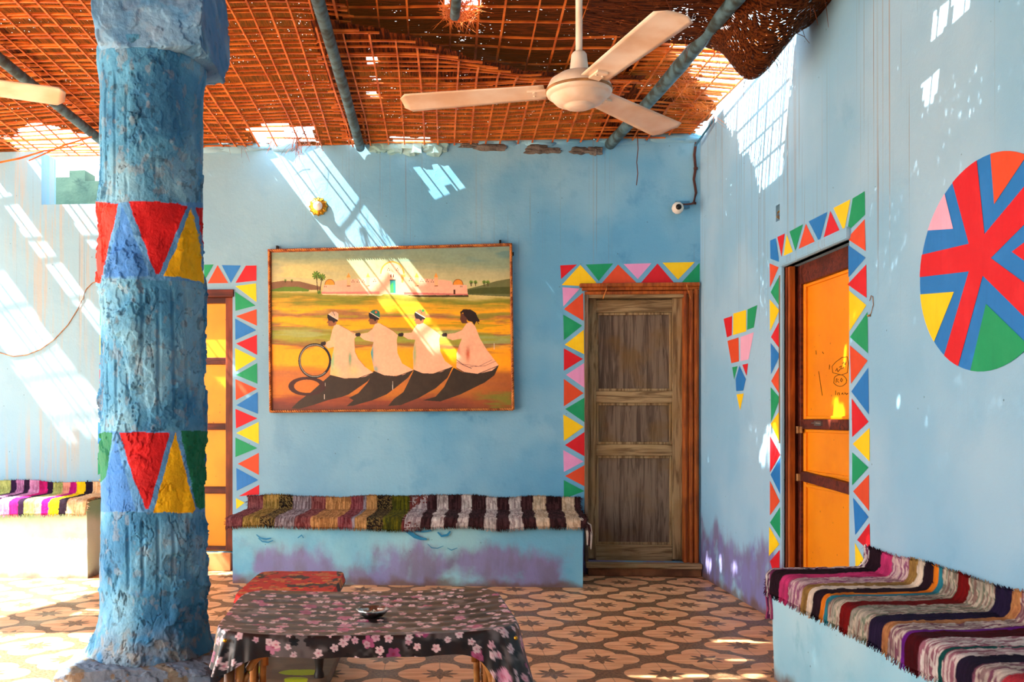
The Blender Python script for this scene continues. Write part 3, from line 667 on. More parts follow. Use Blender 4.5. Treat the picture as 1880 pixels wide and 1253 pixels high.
# ================================================================ RUGS
def rug(name, label, xf, l0, l1, prof, stripes, group=None, res=.006, wav=.008, seed=0, fr=1.0, skew=0.0, nfr=500, endf=(1, 1), amp=.004):
    """prof: list of (y,z) across, from the wall edge to the hanging hem; stripes(l)->rgb in 0..1 with l = position along the rug"""
    pr = [Vector((0, a, b)) for a, b in prof]; d = [0]
    for i in range(1, len(pr)): d.append(d[-1]+(pr[i]-pr[i-1]).length)
    nA = int(d[-1]/res)+1; s = np.linspace(0, d[-1], nA)
    ya = np.interp(s, d, [p.y for p in pr]); za = np.interp(s, d, [p.z for p in pr])
    k = np.array([.25, .5, .25])
    for _ in range(4):
        ya[1:-1] = np.convolve(ya, k, 'valid'); za[1:-1] = np.convolve(za, k, 'valid')
    nL = int((l1-l0)/res)+1; l = np.linspace(l0, l1, nL)
    Lg, Sg = np.meshgrid(l, s)          # rows across
    Y = np.repeat(ya[:, None], nL, 1); Z = np.repeat(za[:, None], nL, 1)
    ty = np.gradient(ya); tz = np.gradient(za); nn = np.hypot(ty, tz); ny = (tz/nn)[:, None]; nz_ = (-ty/nn)[:, None]
    ny, nz_ = -ny*np.sign(nz_.mean() if abs(nz_.mean()) > 1e-3 else 1), np.abs(nz_)
    # hem lengths vary along the rug
    top = (vn(l*4, l*0, seed+1)-.5)*.022; bot = (vn(l*4, l*0+3, seed+2)-.5)*.024
    wt = np.clip(1-s/.15, 0, 1)[:, None]; wb = np.clip(1-(s[-1]-s)/.09, 0, 1)[:, None]
    Z = Z + wt*top[None, :] + wb*bot[None, :]
    dsp = (fbm(Lg*9, Sg*6, 3, seed+5)-.45)*wav*1.3 + (vn(Lg*120, Sg*60, seed+8)-.5)*amp*1.5 + (vn(Lg*50, Sg*260, seed+9)-.5)*amp
    dsp = np.maximum(dsp, -.001) + .006
    Z = Z + dsp*np.maximum(nz_, .3); Y = Y - dsp*.7*(np.abs(tz/nn)[:, None])
    bend = (fbm(Sg*7, Lg*1.5, 2, seed+12)-.5)*.035 + skew*Sg
    Xx = Lg + bend*np.clip((Sg/s[-1])*2, 0, 1)
    colr = stripes(Lg, Sg, seed)
    P = np.stack([Xx, Y, Z], -1)
    t = thing(name, xf @ Vector(((l0+l1)/2, float(ya.mean()), float(za.min()))), label, 'rug', group=group)
    gridmesh('woven_body', P[::-1] if False else P, colr, 'rag', t, xf=xf, solid=.006)
    mb = MB(); rnd = random.Random(seed+77)
    def tuft(p, dirv, ln, w, c):
        p = Vector(p); dv = Vector(dirv).normalized(); side = Vector((1, 0, 0)) if abs(dv.x) < .8 else Vector((0, 1, 0))
        q = p+dv*ln*.5+Vector((rnd.uniform(-.3, .3)*ln*.4, rnd.uniform(-.2, .05)*ln, 0)); r = p+dv*ln+Vector((rnd.uniform(-.5, .5)*ln*.5, rnd.uniform(-.3, .1)*ln, 0))
        mb.tube([p, q, r], [w, w*.9, w*.35], 4, 0, .6, tuple(c))
    for _ in range(int(nfr*fr)):
        j = rnd.randrange(nL); c = colr[-2, j]*rnd.uniform(.7, 1.15)
        tuft(P[-1, j]+np.array([0, 0, .006]), (rnd.uniform(-.25, .25), -.15, -1), rnd.uniform(.008, .032), rnd.uniform(.002, .0045), c)
        j = rnd.randrange(nL); c = colr[1, j]*rnd.uniform(.7, 1.15)
        tuft(P[0, j]-np.array([0, 0, .006]), (rnd.uniform(-.7, .7), rnd.uniform(-.4, 0), rnd.uniform(.2, 1)), rnd.uniform(.006, .022), rnd.uniform(.002, .0045), c)
    for e, (j, dx) in enumerate(((0, -1), (nL-1, 1))):
        if not endf[e]: continue
        for _ in range(70):
            i = rnd.randrange(nA); tuft(P[i, j], (dx, rnd.uniform(-.2, .2), rnd.uniform(-.9, .1)), rnd.uniform(.008, .03), rnd.uniform(.002, .004), colr[i, j]*rnd.uniform(.7, 1.1))
    mb.build('fringe', 'rag', t, attr=True, xf=xf)
    return t
def stripe_fn(edges, specs, mixscale=1.0):
    edges = np.array(edges, float)
    def fn(L, S, seed):
        wob = (vn(L*40, S*30, seed+3)-.5)*.006
        idx = np.clip(np.searchsorted(edges, (L+wob).ravel())-1, 0, len(specs)-1).reshape(L.shape)
        out = np.zeros(L.shape+(3,))
        thr = vn(L*420*mixscale, S*14, seed+20); spk = vn(L*170, S*120, seed+21)
        for k, sp in enumerate(specs):
            m = idx == k
            if not m.any(): continue
            cs = [lin(c) for c in sp[1:]]; kind = sp[0]
            src = thr if kind == 'm' else spk
            if len(cs) == 1: c = np.repeat(cs[0][None], m.sum(), 0)*(.72+.5*vn(L[m]*300, S[m]*18, seed+22))[:, None]
            else:
                q = np.clip((src[m]*1.5-.25), 0, .999)*len(cs); i0 = np.clip(q.astype(int), 0, len(cs)-1)
                c = np.array(cs)[i0]*(.75+.4*spk[m])[:, None]
            out[m] = c
        return out
    return fn
def u2(zx): return uB(420+zx/2.765, 950, -.50)[0]
profC = [(-.012, CSEAT+.115), (-.014, CSEAT+.05), (-.03, CSEAT+.008), (-.30, CSEAT+.004), (-.545, CSEAT+.002), (-.572, CSEAT-.008), (-.580, CSEAT-.055)]
eA = [5, 90, 175, 250, 350, 430, 565, 635, 650, 710, 790, 885, 990]
sA = [('m', (96, 48, 52), (128, 76, 78)), ('m', (120, 98, 44), (160, 130, 70)), ('s', (30, 22, 20), (130, 108, 60), (40, 30, 24)), ('m', (110, 92, 96), (160, 148, 152)), ('m', (110, 52, 52), (140, 84, 80)),
      ('m', (196, 142, 88), (150, 104, 60)), ('m', (112, 48, 54), (140, 78, 82)), ('m', (150, 140, 150), (100, 90, 96)), ('m', (196, 146, 92), (160, 120, 70)), ('s', (34, 26, 22), (120, 100, 56), (30, 22, 18)),
      ('m', (100, 96, 20), (64, 66, 20)), ('m', (96, 40, 44), (120, 62, 54))]
rug('rag_rug', 'brown, gold and maroon striped rag rug on the bench below the painting', WB.copy(), u2(5), u2(985), profC, stripe_fn([u2(e) for e in eA], sA), seed=3, nfr=1100, wav=.005)
eB = [900, 980, 1035, 1095, 1165, 1220, 1300, 1360, 1425, 1490, 1555, 1625, 1712, 1782, 1830]
G1 = ('m', (196, 184, 178), (158, 142, 140), (214, 204, 196)); K1 = ('m', (46, 26, 28), (72, 44, 46)); G2 = ('m', (218, 196, 168), (186, 160, 130))
sB = [('m', (150, 134, 138), (186, 174, 172)), K1, G1, K1, G1, K1, G1, K1, G1, K1, G2, K1, G2, K1]
profB = [(a, b+.006) for a, b in profC]
rug('rag_rug', 'black and white striped rag rug on the end of the bench nearest the wooden door', WB.copy(), u2(900), u2(1815), profB, stripe_fn([u2(e) for e in eB], sB), seed=11, nfr=900, wav=.004)
# strip that falls over the bench end
def u3(z): return uB(z/2.984, 890, -.02)[0]
eC = [-1200, -900, -700, -500, -350, -200, -60, 0, 60, 90, 132, 162, 217, 262, 292, 345, 382, 420, 470, 510, 560]
WH = ('m', (230, 200, 220), (250, 236, 244)); 
sC = [('m', (70, 40, 80),), ('m', (190, 200, 120)), ('m', (60, 30, 60)), ('m', (200, 60, 130)), ('m', (230, 220, 230)), ('m', (60, 30, 60)), ('m', (130, 110, 110), (170, 150, 150)),
      ('m', (160, 170, 96), (190, 196, 120)), ('m', (48, 26, 60)), ('m', (170, 104, 150), (196, 140, 180)), ('m', (46, 26, 50)), ('m', (214, 150, 190), (190, 120, 160)), ('m', (196, 30, 110)), ('m', (44, 24, 50)),
      ('m', (176, 180, 104), (150, 160, 90)), ('m', (226, 150, 130)), ('m', (170, 20, 110)), ('m', (226, 190, 20)), ('m', (34, 22, 34)), ('m', (220, 170, 120), (230, 200, 160))]
profL = [(-.012, .69), (-.014, .62), (-.04, .587), (-.25, .581), (-.44, .580), (-.472, .566), (-.486, .475)]
rug('rag_rug', 'magenta, lime and white striped rag rug on the bench left of the column', WB.copy(), u3(-1200), lbu+.0, profL, stripe_fn([u3(e) for e in eC], sC), seed=21, nfr=600)
# long rug on the right bench: l = -world Y
ys = [4.30, 4.216, 4.105, 4.0, 3.862, 3.796, 3.745, 3.67, 3.635, 3.60, 3.50, 3.42, 3.265, 3.17, 3.12, 3.035, 3.01, 2.92, 2.80, 2.775, 2.70, 2.62, 2.5, 2.4, 2.3, 2.1, 1.9, 1.7, 1.5, 1.2, .9]
MX = ('m', (190, 170, 160), (120, 70, 90), (206, 190, 176), (150, 120, 120)); MG = ('m', (170, 160, 146), (120, 130, 110), (196, 180, 160), (140, 110, 100))
sR = [('m', (214, 200, 200), (120, 50, 90), (220, 210, 206), (60, 30, 60)), ('m', (36, 18, 28)), ('m', (196, 54, 110)), ('m', (196, 160, 166), (150, 90, 120), (214, 186, 180)), ('m', (160, 122, 66), (146, 110, 58)), ('m', (226, 206, 184)),
      ('m', (38, 20, 30)), ('m', (214, 116, 24)), ('m', (40, 120, 136)), MG, ('m', (112, 14, 14)), MG, ('m', (34, 24, 52)), ('m', (190, 130, 80), (170, 110, 70)), MX, ('m', (104, 30, 130)), ('m', (70, 10, 18)),
      ('m', (206, 190, 184), (150, 96, 110), (216, 206, 200)), ('m', (14, 70, 66)), ('m', (206, 190, 184), (150, 96, 110)), ('m', (30, 20, 40)), MX, ('m', (180, 50, 60)), MG, ('m', (40, 24, 40)), MX, ('m', (200, 130, 50)), MG, ('m', (112, 14, 14)), MX]
profR = [(1.986, .605), (1.982, .54), (1.955, .503), (1.75, .497), (1.56, .494), (1.536, .486), (1.528, .41)]
rug('rag_rug', 'long multicoloured striped rag rug on the bench along the right wall', RB, -4.27, -.92, profR, stripe_fn([-y for y in ys], sR), seed=31, nfr=1300, wav=.010, res=.0075, amp=.003)
# rag strip dangling off the corners
mb = MB(); rnd = random.Random(4)
for k in range(6):
    x = -4.262+rnd.uniform(-.006, .01); y = 1.535+rnd.uniform(-.01, .01)
    mb.tube([(x, y, .44), (x-.006, y-.003, .38), (x+rnd.uniform(-.01, .01), y+.002, .32), (x+rnd.uniform(-.012, .012), y, .27+rnd.random()*.03)], [.006, .005, .005, .007], 5, 0, 1, tuple(lin(((170, 70, 110), (200, 150, 160), (90, 40, 80))[k % 3])))
o = mb.build('rag_strand', 'rag', bpy.data.objects['rag_rug.003'], attr=True, xf=RB)
mb = MB()
for k in range(9):
    x = cu1+.03+rnd.uniform(-.012, .02); c = ((60, 34, 36), (200, 190, 180), (60, 34, 36))[k % 3]
    mb.tube([(cu1-.02, -.56, CSEAT+.02), (x, -.575, CSEAT-.03), (x+.01, -.575, CSEAT-.09), (x+.008, -.57, CSEAT-.15-.05*rnd.random())], [.012, .014, .010, .004], 5, 0, 1, tuple(lin(c)))
mb.build('rag_strand', 'rag', bpy.data.objects['rag_rug.001'], attr=True, xf=WB.copy())

# ================================================================ COLUMN
CXX, CYY, CR = -1.345, 4.40, .236
def poly_mask(px, py, pts):
    ins = np.zeros(px.shape, bool); n = len(pts); j = n-1
    for i in range(n):
        xi, yi = pts[i]; xj, yj = pts[j]
        if yi != yj:
            c = ((yi > py) != (yj > py)) & (px < (xj-xi)*(py-yi)/(yj-yi)+xi); ins ^= c
        j = i
    return ins
def column():
    nt = 460; z0, z1 = .085, 2.92; nzz = 760
    th = np.linspace(0, 2*pi, nt, endpoint=False); z = np.linspace(z0, z1, nzz)
    TH, Z = np.meshgrid(th, z)
    s = TH*CR
    R = np.full(TH.shape, CR)
    R += .030*sst(.34, .10, Z) + .016*sst(.16, .085, Z) + .006*sst(1.2, .4, Z)
    R += .018*sst(2.72, 2.88, Z)
    # remains of flutes under the plaster
    fz = sst(.40, .46, Z)*sst(.78, .70, Z) + sst(1.18, 1.25, Z)*sst(1.82, 1.74, Z) + sst(2.18, 2.25, Z)*sst(2.8, 2.72, Z)
    fl_ = np.abs(np.sin(TH*11+.8*fbm(s*3, Z*3, 3, 7)))
    msk = sst(.42, .56, fbm(s*7, Z*3.2, 3, 40))
    R += -.008*fz*msk*sst(.55, .12, fl_)
    # peeled layers with sharp lips
    rough = .25+.75*sst(.44, .56, fbm(s*3.5+8, Z*2.4, 3, 19))
    a = fbm(s*10+3, Z*8, 5, 11); R += .0078*rough*(sst(.47, .476, a)+sst(.54, .546, a)) - .005
    b = fbm(s*20, Z*13+5, 4, 23); R += .0065*rough*sst(.52, .526, b)
    c = 1-np.abs(fbm(s*12, Z*5, 4, 31)-.5)*2; crack = sst(.982, .997, c)*sst(.46, .56, fbm(s*4, Z*3, 2, 77)); R -= .006*crack
    R += (fbm(s*45, Z*45, 3, 51)-.5)*.007*rough + (vn(s*160, Z*160, 3)-.5)*.0016
    # ridge rings
    for zr in (2.02, 1.79, .40): R += .008*np.exp(-((Z-zr-.02*(fbm(s*5, s*0, 2, 9)-.5))/.012)**2)*sst(.35, .6, fbm(s*8, Z*2, 2, 66))
    X_ = CXX+R*np.cos(TH) + .004*np.sin(Z*2.1); Y_ = CYY+R*np.sin(TH)
    # colours
    base = lin((70, 146, 190)); pale = lin((112, 174, 206)); deep = lin((38, 110, 160)); bare = lin((150, 150, 140))
    n = fbm(s*5, Z*3.5, 4, 61)[..., None]; cc = base+(pale-base)*sst(.45, .7, n) + (deep-base)*sst(.48, .3, n)*.7
    bm = sst(.62, .68, fbm(s*30, Z*22, 4, 71))*.3; bm += sst(.30, .12, Z)*.55*sst(.42, .6, fbm(s*12, Z*12, 4, 72)); bm = np.clip(bm, 0, 1)[..., None]
    cc = cc*(1-bm)+bare*bm
    cc = cc*(1-.45*crack[..., None])
    fk = sst(.66, .70, fbm(s*38, Z*30, 3, 201))*sst(.46, .56, fbm(s*5, Z*4, 2, 203))
    cc = cc*(1-.42*fk[..., None]); R -= .002*fk
    # image coordinates of each point as seen from the place the paint was measured
    PX = CX+X_/Y_*F; PY = CY-(Z-H)/Y_*F; vis = (np.sin(TH) < .25)
    wx = (fbm(s*30, Z*30, 3, 81)-.5)*5; wy = (fbm(s*30, Z*30, 3, 83)-.5)*5
    PXw, PYw = PX+wx, PY+wy
    light = lin((96, 160, 204))
    def put(pts, c, grow=None):
        nonlocal cc
        m = poly_mask(PXw, PYw, pts) & vis
        cc[m] = np.array(c)*(.85+.3*fbm(s[m]*20, Z[m]*20, 3, 90))[:, None]
    red, yel, blu, grn = lin((196, 22, 28)), lin((236, 188, 10)), lin((60, 128, 204)), lin((20, 120, 84))
    put([(150, 372), (420, 372), (420, 520), (150, 509)], lin((84, 150, 206)))
    put([(150, 368), (217, 374), (196, 470), (184, 520), (150, 520)], lin((214, 50, 36)))
    put([(225, 378), (276, 508), (192, 508), (210, 440)], blu)
    put([(236, 370), (292, 370), (345, 378), (318, 440), (292, 504), (286, 504), (262, 440)], red)
    put([(351, 381), (366, 440), (375, 520), (338, 511), (300, 507), (330, 440)], yel)
    put([(360, 381), (420, 384), (420, 480), (377, 470)], red)
    put([(150, 792), (420, 792), (420, 942), (150, 940)], lin((84, 150, 206)))
    put([(150, 795), (206, 795), (195, 880), (150, 900)], grn)
    put([(212, 805), (249, 940), (150, 940), (192, 880)], blu)
    put([(220, 794), (312, 795), (273, 935), (268, 935), (245, 880)], red)
    put([(322, 793), (359, 935), (354, 942), (281, 942)], yel)
    put([(332, 792), (420, 792), (420, 900), (366, 938), (360, 930)], grn)
    t = thing('column', (CXX, CYY, 0), 'thick rough blue plastered column with painted triangle bands, standing on a worn slab', 'column')
    gridmesh('shaft', np.stack([X_, Y_, Z], -1), cc, 'column', t, wrap=True)
    # capital: rough block
    def block(name, lo, hi, nn, amp, mat, seed, attr=True, taper=0):
        fx = []
        def face(o, e1, e2, n1, n2):
            A_, B_ = np.meshgrid(np.linspace(0, 1, n1), np.linspace(0, 1, n2)); P = np.array(o)+A_[..., None]*np.array(e1)+B_[..., None]*np.array(e2); return P
        lo = np.array(lo); hi = np.array(hi); d = hi-lo; ctr = (lo+hi)/2
        fs = [face(lo, (d[0], 0, 0), (0, 0, d[2]), nn, nn), face((hi[0], lo[1], lo[2]), (0, d[1], 0), (0, 0, d[2]), nn, nn), face((hi[0], hi[1], lo[2]), (-d[0], 0, 0), (0, 0, d[2]), nn, nn),
              face((lo[0], hi[1], lo[2]), (0, -d[1], 0), (0, 0, d[2]), nn, nn), face((lo[0], hi[1], lo[2]), (d[0], 0, 0), (0, -d[1], 0), nn, nn), face((lo[0], lo[1], hi[2]), (d[0], 0, 0), (0, d[1], 0), nn, nn)]
        objs = []
        allP = []; 
        for P in fs:
            q = (P-ctr)/(d/2); r = np.linalg.norm(q, axis=-1, keepdims=True)
            k = np.minimum(1, 1.44/np.maximum(r, 1e-6)); P2 = ctr+(P-ctr)*(1-(1-k)*.55)
            nrm = q/np.maximum(np.abs(q).max(-1, keepdims=True), 1e-6); nrm = nrm/np.linalg.norm(nrm, axis=-1, keepdims=True)
            u_, v_, w_ = P[..., 0], P[..., 1], P[..., 2]
            h = (fbm(u_*7+v_*7+w_*2, w_*8+v_*3, 4, seed)-.5)*amp*2 + amp*.5*sst(.48, .5, fbm(u_*14+v_*9, w_*14+v_*8, 4, seed+5)) + (fbm(u_*50+v_*33, w_*50+v_*21, 3, seed+9)-.5)*amp*.5
            e = np.minimum(np.minimum(1-np.abs(q[..., 0]), 1-np.abs(q[..., 1])), 1-np.abs(q[..., 2]))
            P2 = P2+nrm*h[..., None]
            allP.append(P2)
        big = np.concatenate([p.reshape(-1, 3) for p in allP]); n_ = nn*nn
        return allP
    def emit(name, allP, mat, seed, bareamt):
        mb_v = np.concatenate([p.reshape(-1, 3) for p in allP]); nn = allP[0].shape[0]
        qs = []
        for k in range(6):
            idx = np.arange(nn*nn).reshape(nn, nn)+k*nn*nn
            qs.append(np.stack([idx[:-1, :-1], idx[:-1, 1:], idx[1:, 1:], idx[1:, :-1]], -1).reshape(-1, 4))
        q = np.concatenate(qs); me = bpy.data.meshes.new(name); me.from_pydata(mb_v.tolist(), [], q.tolist())
        x, y, zc = mb_v[:, 0], mb_v[:, 1], mb_v[:, 2]
        n2 = fbm(x*6+y*5, zc*6+y*3, 4, seed)[:, None]
        c_ = lin((74, 136, 186))+(lin((112, 164, 204))-lin((74, 136, 186)))*sst(.4, .7, n2); bm = np.clip(sst(.56, .64, fbm(x*15+y*11, zc*15+y*7, 4, seed+3))*bareamt+max(0, bareamt-1)*.5, 0, 1)[:, None]
        c_ = c_*(1-bm)+lin((140, 132, 118) if bareamt < 1 else (110, 100, 86))*bm
        at = me.color_attributes.new('paint', 'FLOAT_COLOR', 'POINT'); a_ = np.ones((len(mb_v), 4), np.float32); a_[:, :3] = c_; at.data.foreach_set('color', a_.ravel())
        me.polygons.foreach_set('use_smooth', [True]*len(q)); me.materials.append(M[mat])
        import bmesh
        bm_ = bmesh.new(); bm_.from_mesh(me); bmesh.ops.remove_doubles(bm_, verts=bm_.verts, dist=.0008); bm_.to_mesh(me); bm_.free()
        o = bpy.data.objects.new(name, me); col.objects.link(o); adopt(o, t); return o
    o = emit('capital', block('capital', (-1.54, 4.15, 2.865), (-1.045, 4.66, 3.31), 110, .014, 'column', 101), 'column', 105, .15); tag(o, 'rough square capital of flaking blue plaster')
    o = emit('plinth', block('plinth', (CXX-.33, CYY-.35, -.02), (CXX+.36, CYY+.33, .095), 110, .012, 'column', 131), 'column', 133, 2.3); tag(o, 'worn square base slab with bare grey patches')
column()

# ================================================================ PAINTING
def painting():
    S = 3.798; conv = lambda x, y: (480+x/S, 440+y/S)
    V = -.035
    cor = [(70, 92), (1730, 48), (1744, 1182), (74, 1192)]
    W3 = [Vector((uB(*conv(*c), V)[0], V, uB(*conv(*c), V)[1])) for c in cor]
    nx, ny = 900, 610
    A_, B_ = np.meshgrid(np.linspace(0, 1, nx), np.linspace(0, 1, ny))
    def bil(c0, c1, c2, c3): return (1-A_)*(1-B_)*c0+A_*(1-B_)*c1+A_*B_*c2+(1-A_)*B_*c3
    P = np.stack([bil(*[w[k] for w in W3]) for k in range(3)], -1)
    X_ = bil(*[c[0] for c in cor]); Y_ = bil(*[c[1] for c in cor])
    # ground of strokes: bands by height
    ybands = [(0, (120, 146, 130)), (120, (126, 146, 118)), (200, (168, 168, 124)), (290, (186, 180, 128)), (345, (196, 180, 110)), (380, (150, 140, 50)), (410, (118, 122, 30)), (440, (196, 150, 36)), (475, (240, 168, 10)), (500, (170, 130, 60)),
              (520, (150, 96, 60)), (545, (236, 160, 14)), (590, (240, 168, 6)), (610, (150, 100, 56)), (640, (150, 150, 60)), (680, (150, 150, 50)), (720, (140, 86, 50)), (745, (240, 158, 8)), (800, (250, 164, 0)), (860, (246, 160, 10)),
              (910, (206, 120, 30)), (950, (176, 104, 50)), (1000, (190, 110, 40)), (1060, (190, 112, 30)), (1110, (150, 70, 34)), (1150, (112, 48, 34)), (1200, (90, 44, 30))]
    yb = np.array([b[0] for b in ybands]); cb = np.array([lin(b[1]) for b in ybands])
    Yw = Y_ + (fbm(X_*.0035, Y_*.02, 4, 1)-.5)*90 + (fbm(X_*.012, Y_*.10, 3, 2)-.5)*36 - .02*X_
    img = np.stack([np.interp(Yw, yb, cb[:, k]) for k in range(3)], -1)
    def blend(c, m):
        nonlocal img
        m = np.clip(m, 0, 1)[..., None]; img = img*(1-m)+lin(c)*m
    st = fbm(X_*.004, Y_*.05, 4, 3)
    blend((126, 136, 20), sst(.52, .66, st)*.6*sst(395, 440, Y_)*sst(760, 640, Y_))
    blend((150, 160, 96), sst(.54, .68, fbm(X_*.003+4, Y_*.03, 3, 5))*.8*sst(600, 660, Y_)*sst(780, 700, Y_))
    blend((92, 130, 124), sst(.45, .65, fbm(X_*.004, Y_*.02, 3, 6))*sst(260, 60, Y_)*sst(500, 1200, X_))
    blend((206, 196, 120), sst(.45, .7, fbm(X_*.004+9, Y_*.02, 3, 8))*sst(120, 200, Y_)*sst(330, 280, Y_)*sst(900, 300, X_)*.6)
    blend((110, 84, 60), sst(700, 740, Y_+.0*X_)*0)
    blend((112, 58, 40), sst(1020, 1170, Y_+.06*X_-60)*.6*(.5+fbm(X_*.01, Y_*.03, 3, 9)))
    blend((150, 80, 34), sst(1300, 1700, X_)*sst(870, 960, Y_)*.7)
    blend((116, 112, 34), sst(.5, .7, fbm(X_*.006, Y_*.03, 3, 14))*sst(1450, 1600, X_)*sst(1030, 1090, Y_))
    # hills
    def poly(pts, c, soft=None, var=.12):
        nonlocal img
        m = poly_mask(X_, Y_, pts)
        n = fbm(X_[m]*.02, Y_[m]*.02, 3, 33)[:, None]
        img[m] = lin(c)*(1-var+2*var*n)
    poly([(60, 300), (150, 288), (270, 292), (340, 310), (420, 330), (420, 352), (60, 350)], (120, 88, 60))
    poly([(60, 352), (160, 330), (260, 330), (340, 352), (330, 362), (60, 362)], (84, 120, 30))
    poly([(1440, 345), (1520, 325), (1640, 290), (1740, 272), (1740, 400), (1440, 385)], (100, 104, 60))
    poly([(1440, 350), (1560, 335), (1740, 330), (1740, 380), (1440, 380)], (70, 78, 30))
    # far mosque-like village house row
    pk = (232, 172, 140)
    poly([(424, 376), (440, 318), (518, 316), (522, 290), (605, 280), (835, 262), (1000, 262), (1280, 282), (1330, 290), (1340, 312), (1436, 318), (1444, 388), (1240, 388), (1020, 386), (830, 380)], pk, var=.05)
    poly([(424, 366), (830, 362), (830, 380), (424, 378)], (214, 128, 116)); poly([(1000, 368), (1444, 380), (1444, 388), (1000, 384)], (200, 104, 96))
    for cx, w in ((614, 12), (750, 11), (1090, 13), (1224, 12)):
        poly([(cx-w, 262), (cx+w, 262), (cx+w, 322), (cx-w, 322)], (232, 170, 120)); poly([(cx-w-3, 264), (cx, 232), (cx+w+3, 264)], (222, 150, 60)); poly([(cx-w, 322), (cx+w, 320), (cx+w, 326), (cx-w, 326)], (120, 60, 30))
    for cx in (482, 1376):
        a = np.hypot((X_-cx)/34, (Y_-314)/36); m = (a < 1) & (Y_ < 316); img[m] = lin((224, 140, 40)); m = (np.abs(a-1) < .06) & (Y_ < 316); img[m] = lin((120, 60, 20))
    poly([(836, 376), (838, 240), (860, 190), (890, 166), (922, 156), (960, 168), (985, 200), (998, 250), (1002, 378)], pk, var=.05)
    arc = np.hypot((X_-920)/80, (Y_-236)/80); m = (np.abs(arc-1) < .055) & (Y_ < 240); img[m] = lin((214, 140, 40))
    poly([(980, 244), (1012, 244), (1010, 262), (1000, 262), (998, 300), (984, 300)], (226, 150, 70))
    poly([(904, 284), (943, 284), (945, 374), (904, 374)], (40, 140, 130)); m = poly_mask(X_, Y_, [(906, 320), (925, 300), (930, 372), (906, 372)]); img[m] = lin((70, 170, 80)); poly([(902, 280), (945, 280), (945, 287), (902, 287)], (60, 50, 60))
    for cx, cy in [(894, 208), (956, 208), (645, 290), (682, 290), (717, 290), (797, 286), (1046, 280), (1126, 286), (1162, 288), (1198, 290)]:
        for dx, dy in ((0, -8), (-7, 4), (7, 4)):
            poly([(cx+dx-4, cy+dy+5), (cx+dx, cy+dy-5), (cx+dx+4, cy+dy+5)], (70, 30, 24))
    for x in (911, 928): poly([(x-3, 242), (x+3, 242), (x+4, 264), (x-4, 264)], (90, 40, 30))
    for x in (446, 456, 1394, 1403): poly([(x-2, 322), (x+2, 322), (x+2, 334), (x-2, 334)], (70, 60, 50))
    poly([(1345, 350), (1357, 350), (1357, 382), (1345, 382)], (80, 40, 20)); poly([(1020, 388), (1448, 388), (1448, 402), (1100, 402)], (60, 52, 20))
    poly([(424, 380), (860, 382), (840, 392), (430, 386)], (226, 200, 150))
    # palms
    def palm(cx, cy, r, ty, tx):
        a = np.arctan2(Y_-cy, X_-cx); d = np.hypot(X_-cx, Y_-cy); m = d < r*(.55+.45*np.abs(np.cos(a*4.5)))
        g = vn(X_*.15, Y_*.15, 7)[m][:, None]; img[m] = lin((30, 66, 24))*(1-g)+lin((110, 150, 40))*g
        poly([(cx-3, cy), (cx+3, cy), (tx+3, ty), (tx-3, ty)], (70, 50, 24))
    palm(387, 250, 32, 372, 398); palm(428, 262, 27, 372, 410); palm(408, 368, 16, 372, 408)
    for cx in (168, 214): palm(cx, 285, 9, 300, cx)
    for cx in (1466, 1496, 1556, 1582): palm(cx, 298, 15, 326, cx)
    # figures: shadows first
    Z3 = lambda x, y: ((520+x/4.585-480)*S, (550+y/4.585-440)*S)
    def p3(pts, c, var=.1): poly([Z3(*p) for p in pts], c, var=var)
    dk = (52, 40, 28)
    p3([(400, 640), (520, 668), (640, 664), (768, 618), (720, 690), (640, 745), (560, 800), (500, 822), (380, 850), (260, 890), (140, 922), (70, 918), (130, 860), (240, 780), (330, 700)], dk, .3)
    p3([(768, 605), (860, 640), (960, 650), (1105, 598), (1060, 660), (960, 740), (880, 800), (760, 850), (600, 895), (540, 900), (600, 850), (560, 830), (640, 790), (720, 700)], dk, .3)
    p3([(1108, 595), (1180, 625), (1270, 628), (1432, 570), (1390, 660), (1290, 750), (1150, 830), (1000, 890), (890, 900), (940, 840), (1020, 780), (1060, 700)], dk, .3)
    p3([(1440, 575), (1520, 615), (1640, 628), (1700, 610), (1815, 560), (1780, 640), (1700, 700), (1500, 800), (1330, 860), (1180, 850), (1290, 820), (1360, 740), (1390, 680)], dk, .3)
    def ring(cx, cy, rx, ry, w, c, hl=None):
        nonlocal img
        d = np.hypot((X_-cx)/rx, (Y_-cy)/ry); m = np.abs(d-1)*min(rx, ry) < w; img[m] = lin(c)
        if hl is not None:
            m = (np.abs(d-.985)*min(rx, ry) < w*.24) & ((X_ < cx-10) | (Y_ < cy-ry*.8) | (Y_ > cy+ry*.7)); img[m] = lin(hl)
    cx, cy = Z3(205, 732); ring(cx, cy, 112, 56, 10, (60, 30, 24))
    cx, cy = Z3(271, 517); ring(cx, cy, 108, 113, 8.5, (20, 18, 20), (150, 150, 140))
    rb = (238, 176, 138)
